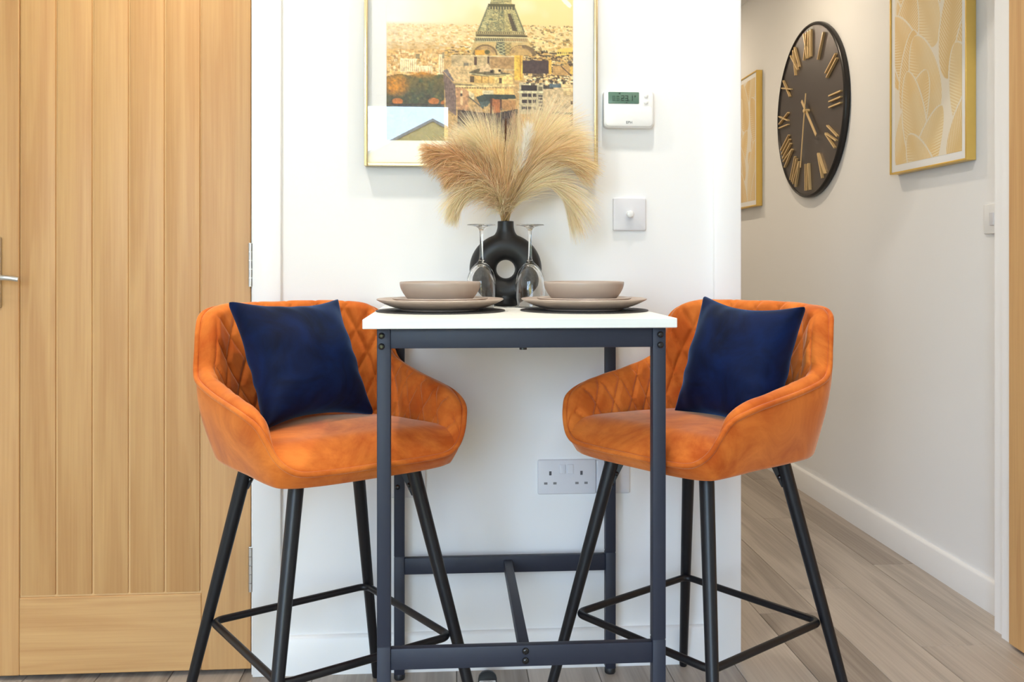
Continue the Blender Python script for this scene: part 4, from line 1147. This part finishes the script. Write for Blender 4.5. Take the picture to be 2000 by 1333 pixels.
    # modern block with window bands, right
    c.rect(1012, 160, 1062, 222, (200, 186, 150)); c.rect(1016, 165, 1047, 177, (54, 44, 46)); c.rect(1050, 168, 1058, 176, (120, 112, 90))
    c.rect(1010, 178, 1060, 180.5, (226, 218, 178))
    for yy_ in (182, 194, 207):
        for (a, b_) in ((1018, 1028), (1030, 1037), (1039, 1046)): c.rect(a, yy_, b_, yy_ + 6.5, (66, 54, 56))
    for yy_ in (184, 190, 197, 204, 210): c.rect(1050, yy_, 1058, yy_ + 4, (82, 70, 68))
    c.rect(1060, 170, 1118, 218, (216, 190, 146)); c.rect(1060, 164, 1080, 173, (76, 66, 62)); c.rect(1072, 162, 1094, 169, (98, 116, 124)); c.rect(1094, 158, 1118, 168, (236, 206, 150), .9)
    c.poly([(1099, 172), (1118, 169), (1118, 184), (1100, 186)], (246, 216, 156))
    for k in range(7): c.line(1100 + k * 2.7, 176, 1100.5 + k * 2.7, 186, .8, (150, 110, 74), .9)
    c.rect(1113, 195, 1118, 202, (84, 66, 54)); c.poly([(1070, 221), (1084, 217), (1118, 219), (1118, 222), (1076, 224)], (72, 54, 50))
    for k in range(130):
        x = R.uniform(1020, 1116); y = R.uniform(146, 162); w = R.uniform(2, 9); h = R.uniform(1.2, 4)
        c.rect(x, y, x + w, y + h, R.choice([(244, 212, 148), (84, 66, 56), (214, 176, 116), (52, 42, 42), (252, 234, 186)]), .9)
    c.rect(1008, 222, 1118, 277, (206, 160, 92)); c.fill(((X > 1005) & (Y > 222)) * np.clip(c.noise(9, 71), 0, 1), (120, 88, 60), .7)
    c.poly([(1096, 240), (1112, 232), (1118, 234), (1118, 246), (1100, 246)], (64, 50, 48)); c.rect(1112, 254, 1118, 262, (70, 56, 52))
    # tonal grain
    low = (Y > 50).astype(float)[..., None]
    g = 1 + low * ((.16 + .30 * np.clip((Y - 95) / 25, 0, 1)) * c.noise(4.5, 91) + (.10 + .24 * np.clip((Y - 95) / 25, 0, 1)) * c.noise(2.2, 92))[..., None]
    c.C = c.C * np.clip(g, .35, 1.8)
    c.C = np.clip(c.C, 0, .92)
    return c

# ------------------------------------------------------------------ framed city picture
PF = -.026                                    # front plane of the frame
FX0, FX1 = on_y(711, 318, PF).x, on_y(1168, 318, PF).x
FZ0 = on_y(760, 324, PF).z; FZ1 = FZ0 + .800
pic = thing('framed_city_print', 'gold framed golden city print with iron tower above the table', 'picture', ((FX0 + FX1) / 2, 0, FZ0))
fw_ = .0085
def prel(m): m.v = [(a - (FX0 + FX1) / 2, b, c - FZ0) for a, b, c in m.v]; return m
def frame_bar(kind):
    m = MB()
    if kind == 'l': m.bbox(FX0, FX0 + fw_, PF, -.001, FZ0, FZ1, .0012)
    if kind == 'r': m.bbox(FX1 - fw_, FX1, PF, -.001, FZ0, FZ1, .0012)
    if kind == 'b': m.bbox(FX0 + fw_, FX1 - fw_, PF, -.001, FZ0, FZ0 + fw_, .0012)
    if kind == 't': m.bbox(FX0 + fw_, FX1 - fw_, PF, -.001, FZ1 - fw_, FZ1, .0012)
    return prel(m)
for kd in 'lrbt': frame_bar(kd).build('frame_bar', M['gold'], pic, 40)
prel(MB().box(FX0 + fw_ - .001, FX1 - fw_ + .001, -.014, -.004, FZ0 + fw_ - .001, FZ1 - fw_ + .001)).build('mount', M['mount'], pic, 0)
cv = paint_city()
YP = -.0146
pa = on_y(755, 276, YP); pb = on_y(1119, 276, YP)
pz0 = on_y(940, 276, YP).z; kx = (pb.x - pa.x) / (1118 - 755); 
pcx = (FX0 + FX1) / 2
me = cv.mesh('print', lambda x, y: (pa.x + (x - 755) * kx - pcx, YP, pz0 + (276 - y) * kx - FZ0), M['paint'])
pr_ = bpy.data.objects.new('print', me); col.objects.link(pr_); pr_.parent = pic
prel(MB().box(FX0 + fw_ - .001, FX1 - fw_ + .001, -.0195, -.0180, FZ0 + fw_ - .001, FZ1 - fw_ + .001)).build('glass', M['glass_pane'], pic, 0)

# ------------------------------------------------------------------ gold leaf pictures in the hallway
def paint_leaves(seed):
    c = Canvas(0, 400, 0, 600, 2.2); R = random.Random(seed)
    white = (236, 228, 212)
    c.C[:] = hexa(white)
    g = c.noise(120, seed)
    leaves = []
    for row in range(6):
        for k in range(4):
            bx = k * 150 + (75 if row % 2 else 0) + R.uniform(-25, 25) - 40; by = row * 128 + R.uniform(-25, 25) - 150
            leaves.append((bx, by, R.uniform(-20, 20) + (22 if (k + row) % 2 else -22), R.uniform(300, 350), R.uniform(72, 90)))
    leaves.sort(key=lambda l: -l[1])
    for (bx, by, ang, L_, W_) in leaves:            # leaf hangs from (bx,by) upward in z
        a = math.radians(ang); ux, uy = math.sin(a), math.cos(a)
        t = ((c.X - bx) * ux + (c.Y - by) * uy) / L_; s_ = (c.X - bx) * uy - (c.Y - by) * ux
        w = W_ * np.sqrt(np.clip(np.sin(PI * np.clip(t, 0, 1) ** .8), 0, 1))
        ins = (t > 0) & (t < 1) & (np.abs(s_) < w)
        c.fill(ins.astype(float), white)
        inn = np.clip((w - np.abs(s_) - 5.0) / 3, 0, 1) * ins
        base = (224, 194, 136) if R.random() < .5 else (230, 206, 156)
        c.fill(inn, base)
        c.fill(inn * np.clip(g * 1.6, 0, 1), (234, 196, 122), .55)
        ph = t * L_ - np.abs(s_) * .75 - (s_ / W_) ** 2 * 12
        stripe = np.clip(np.sin(ph / 6.0 * PI) * 1.8 - .7, 0, 1)
        c.fill(inn * stripe * np.clip(np.abs(s_) / W_ * 2.2 - .2, 0, 1), (250, 240, 214), .85)
    return c
cvA = paint_leaves(4); cvB = paint_leaves(9)
def leaf_picture(label, y0, y1, z0, cvs):
    xf = HX - .032; z1 = z0 + .684; fwid = .006
    t = thing('leaf_picture', label, 'picture', (HX, (y0 + y1) / 2, z0), 0, 'gold leaf pictures in the hallway')
    def Lr(m): m.v = [(a - HX, b - (y0 + y1) / 2, c - z0) for a, b, c in m.v]; return m
    for q in ((y0, y0 + fwid, z0, z1), (y1 - fwid, y1, z0, z1), (y0 + fwid, y1 - fwid, z0, z0 + fwid), (y0 + fwid, y1 - fwid, z1 - fwid, z1)):
        Lr(MB().bbox(xf, HX - .0005, q[0], q[1], q[2], q[3], .0008, 1)).build('frame_bar', M['gold_flat'], t, 40)
    Lr(MB().box(xf + .005, HX - .004, y0 + fwid - .001, y1 - fwid + .001, z0 + fwid - .001, z1 - fwid + .001)).build('mount', M['mount'], t, 0)
    b0 = .030
    py0, py1, pz0_, pz1_ = y0 + b0, y1 - b0, z0 + b0, z1 - b0
    me = cvs.mesh('print', lambda x, y: (xf + .0046 - HX, py1 + (py0 - py1) * x / 400 - (y0 + y1) / 2, pz0_ + (pz1_ - pz0_) * y / 600 - z0), M['paint_art'])
    o = bpy.data.objects.new('print', me); col.objects.link(o); o.parent = t
    return t
leaf_picture('gold leaf-pattern picture nearest the open oak door', .352, .832, 1.322, cvA)
leaf_picture('gold leaf-pattern picture cut off by the doorway beyond the clock', 2.240, 2.720, 1.302, cvB)

# ------------------------------------------------------------------ wall clock
CY, CZ, CR = 1.590, 1.672, .376
ck = thing('wall_clock', 'large round dark bronze wall clock with gold roman numerals', 'clock', (HX, CY, CZ))
# local axes: x out of wall is -X, right on the face is -Y, up is Z
def face(u, v, d): return (-d, -u, v)
m = MB().lathe([(.36, .0), (CR - .004, .0), (CR, .006), (CR, .018), (CR - .004, .024), (CR - .010, .026), (CR - .013, .0225), (CR - .015, .018)], n=96)
m.v = [face(a, b, c + .0005) for a, b, c in m.v]; m.build('rim', M['clock_rim'], ck, 40)
m = MB().lathe([(0, .004), (CR - .014, .004), (CR - .014, .019), (0, .0195)], n=96)
m.v = [face(a, b, c) for a, b, c in m.v]; m.build('face', M['clock_face'], ck, 40)
def stroke(mb, x0, y0, x1, y1, w, d0, d1, xf):
    d = Vector((x1 - x0, y1 - y0)); n = Vector((-d.y, d.x)).normalized() * w / 2
    q = [Vector((x0, y0)) + n, Vector((x0, y0)) - n, Vector((x1, y1)) - n, Vector((x1, y1)) + n]
    q = [xf(p) for p in q]
    v = [face(p[0], p[1], d0) for p in q] + [face(p[0], p[1], d1) for p in q]
    mb.add(v, [(0, 1, 2, 3), (7, 6, 5, 4), (0, 4, 5, 1), (1, 5, 6, 2), (2, 6, 7, 3), (3, 7, 4, 0)])
NUM = ['XII', 'I', 'II', 'III', 'IV', 'V', 'VI', 'VII', 'VIII', 'IX', 'X', 'XI']
Hn = .116
for k, s in enumerate(NUM):
    adv = {'I': .0235, 'V': .045, 'X': .049}
    wtot = sum(adv[ch] for ch in s); xx = -wtot / 2
    ang = -k * PI / 6
    def xf(p, ang=ang):
        x_, y_ = p[0], p[1] + .286
        return (x_ * math.cos(ang) - y_ * math.sin(ang), x_ * math.sin(ang) + y_ * math.cos(ang))
    mb = MB(); w = .0056; h2 = Hn / 2
    for ch in s:
        a_ = adv[ch]; c_ = xx + a_ / 2
        if ch == 'I': stroke(mb, c_, -h2, c_, h2, w, .0195, .030, xf)
        if ch == 'V':
            stroke(mb, c_ - .0155, h2, c_ - .001, -h2, w, .0195, .030, xf); stroke(mb, c_ + .0155, h2, c_ + .001, -h2, w, .0195, .0302, xf)
        if ch == 'X':
            stroke(mb, c_ - .0180, h2, c_ + .0180, -h2, w, .0195, .030, xf); stroke(mb, c_ + .0180, h2, c_ - .0180, -h2, w, .0195, .0302, xf)
        xx += a_
    mb.build('numeral', M['gold_pale'], ck, 0)
def hand(deg, L_, tail, w, d, name):
    mb = MB(); a = math.radians(-deg)
    f_ = lambda p: (p[0] * math.cos(a) - p[1] * math.sin(a), p[0] * math.sin(a) + p[1] * math.cos(a))
    stroke(mb, 0, -tail, 0, L_, w, d, d + .003, f_); mb.build(name, M['gold_pale'], ck, 0)
hand(137, .165, .070, .0135, .032, 'hour_hand')
hand(191, .245, .075, .0075, .038, 'minute_hand')
m = MB().lathe([(.009, .019), (.009, .043), (.006, .045), (0, .045)], n=24); m.v = [face(a, b, c) for a, b, c in m.v]
m.build('hub', M['gold_pale'], ck, 40)

# hallway light switch
sw = thing('light_switch', 'small white rocker light switch at the hallway doorway edge', 'light switch', (HX, .2565, 1.1405))
def hplate(y0, y1, z0, z1, d, rad=.004, dep=None, bev=.002):
    m = rounded_plate(y0, y1, z0, z1, -d, rad, dep, bev); m.v = [(b, a - .2565, c - 1.1405) for a, b, c in m.v]; return m
hplate(.2135, .2995, 1.0975, 1.1835, .0095).build('plate', M['plastic'], sw, 50)
hplate(.2470, .2660, 1.122, 1.159, .0125, .002, .004, .001).build('rocker', M['plate_grey'], sw, 50)

# ------------------------------------------------------------------ recessed downlights (room and hallway)
M['lamp_glow'] = emit('downlight_glow', (1.0, 0.86, 0.68, 1), 60.0)
M['lamp_glow_hall'] = emit('hall_downlight_glow', (1.0, 0.80, 0.56, 1), 60.0)
def downlight(label, x, y, watts, color, glow, group):
    t = thing('downlight', label, 'ceiling light', (x, y, CEIL), 0, group)
    MB().lathe([(.030, .0), (.044, .0), (.045, -.002), (.042, -.005), (.033, -.004), (.030, -.001)], n=32, closed=True).build('trim_ring', M['gloss_white'], t, 50)
    MB().lathe([(0, -.0008), (.0298, -.0008), (.0298, -.002), (0, -.002)], n=24).build('lens', glow, t, 0)
    ld = bpy.data.lights.new('downlight_lamp', 'AREA'); ld.shape = 'DISK'; ld.size = .07; ld.energy = watts; ld.color = color
    lo = bpy.data.objects.new('downlight_lamp', ld); lo.location = (0, 0, -.008); col.objects.link(lo); lo.parent = t
ROOM_POS = [(-.52, -.40, 'above the stool by the oak door'), (.42, -.40, 'above the stool by the hallway'), (-1.35, -1.45, 'at the left of the middle row'), (.0, -1.45, 'at the centre of the middle row'),
            (1.35, -1.45, 'at the right of the middle row'), (-1.35, -2.40, 'at the left of the row by the patio door'), (.0, -2.40, 'at the centre of the row by the patio door'), (1.35, -2.40, 'at the right of the row by the patio door')]
for (x, y, wh) in ROOM_POS:
    downlight('recessed warm white ceiling downlight ' + wh, x, y, WALL_ROW_LAMP_W if y > -1 else ROOM_LAMP_W, (1.0, .93, .83), M['lamp_glow'], 'room ceiling downlights')
for (x, y, wh) in ((1.0, 1.30, 'facing the clock'), (1.0, 2.90, 'at the far end')):
    downlight('recessed warm hallway ceiling downlight ' + wh, x, y, HALL_LAMP_W, (1.0, .83, .62), M['lamp_glow_hall'], 'hallway ceiling downlights')
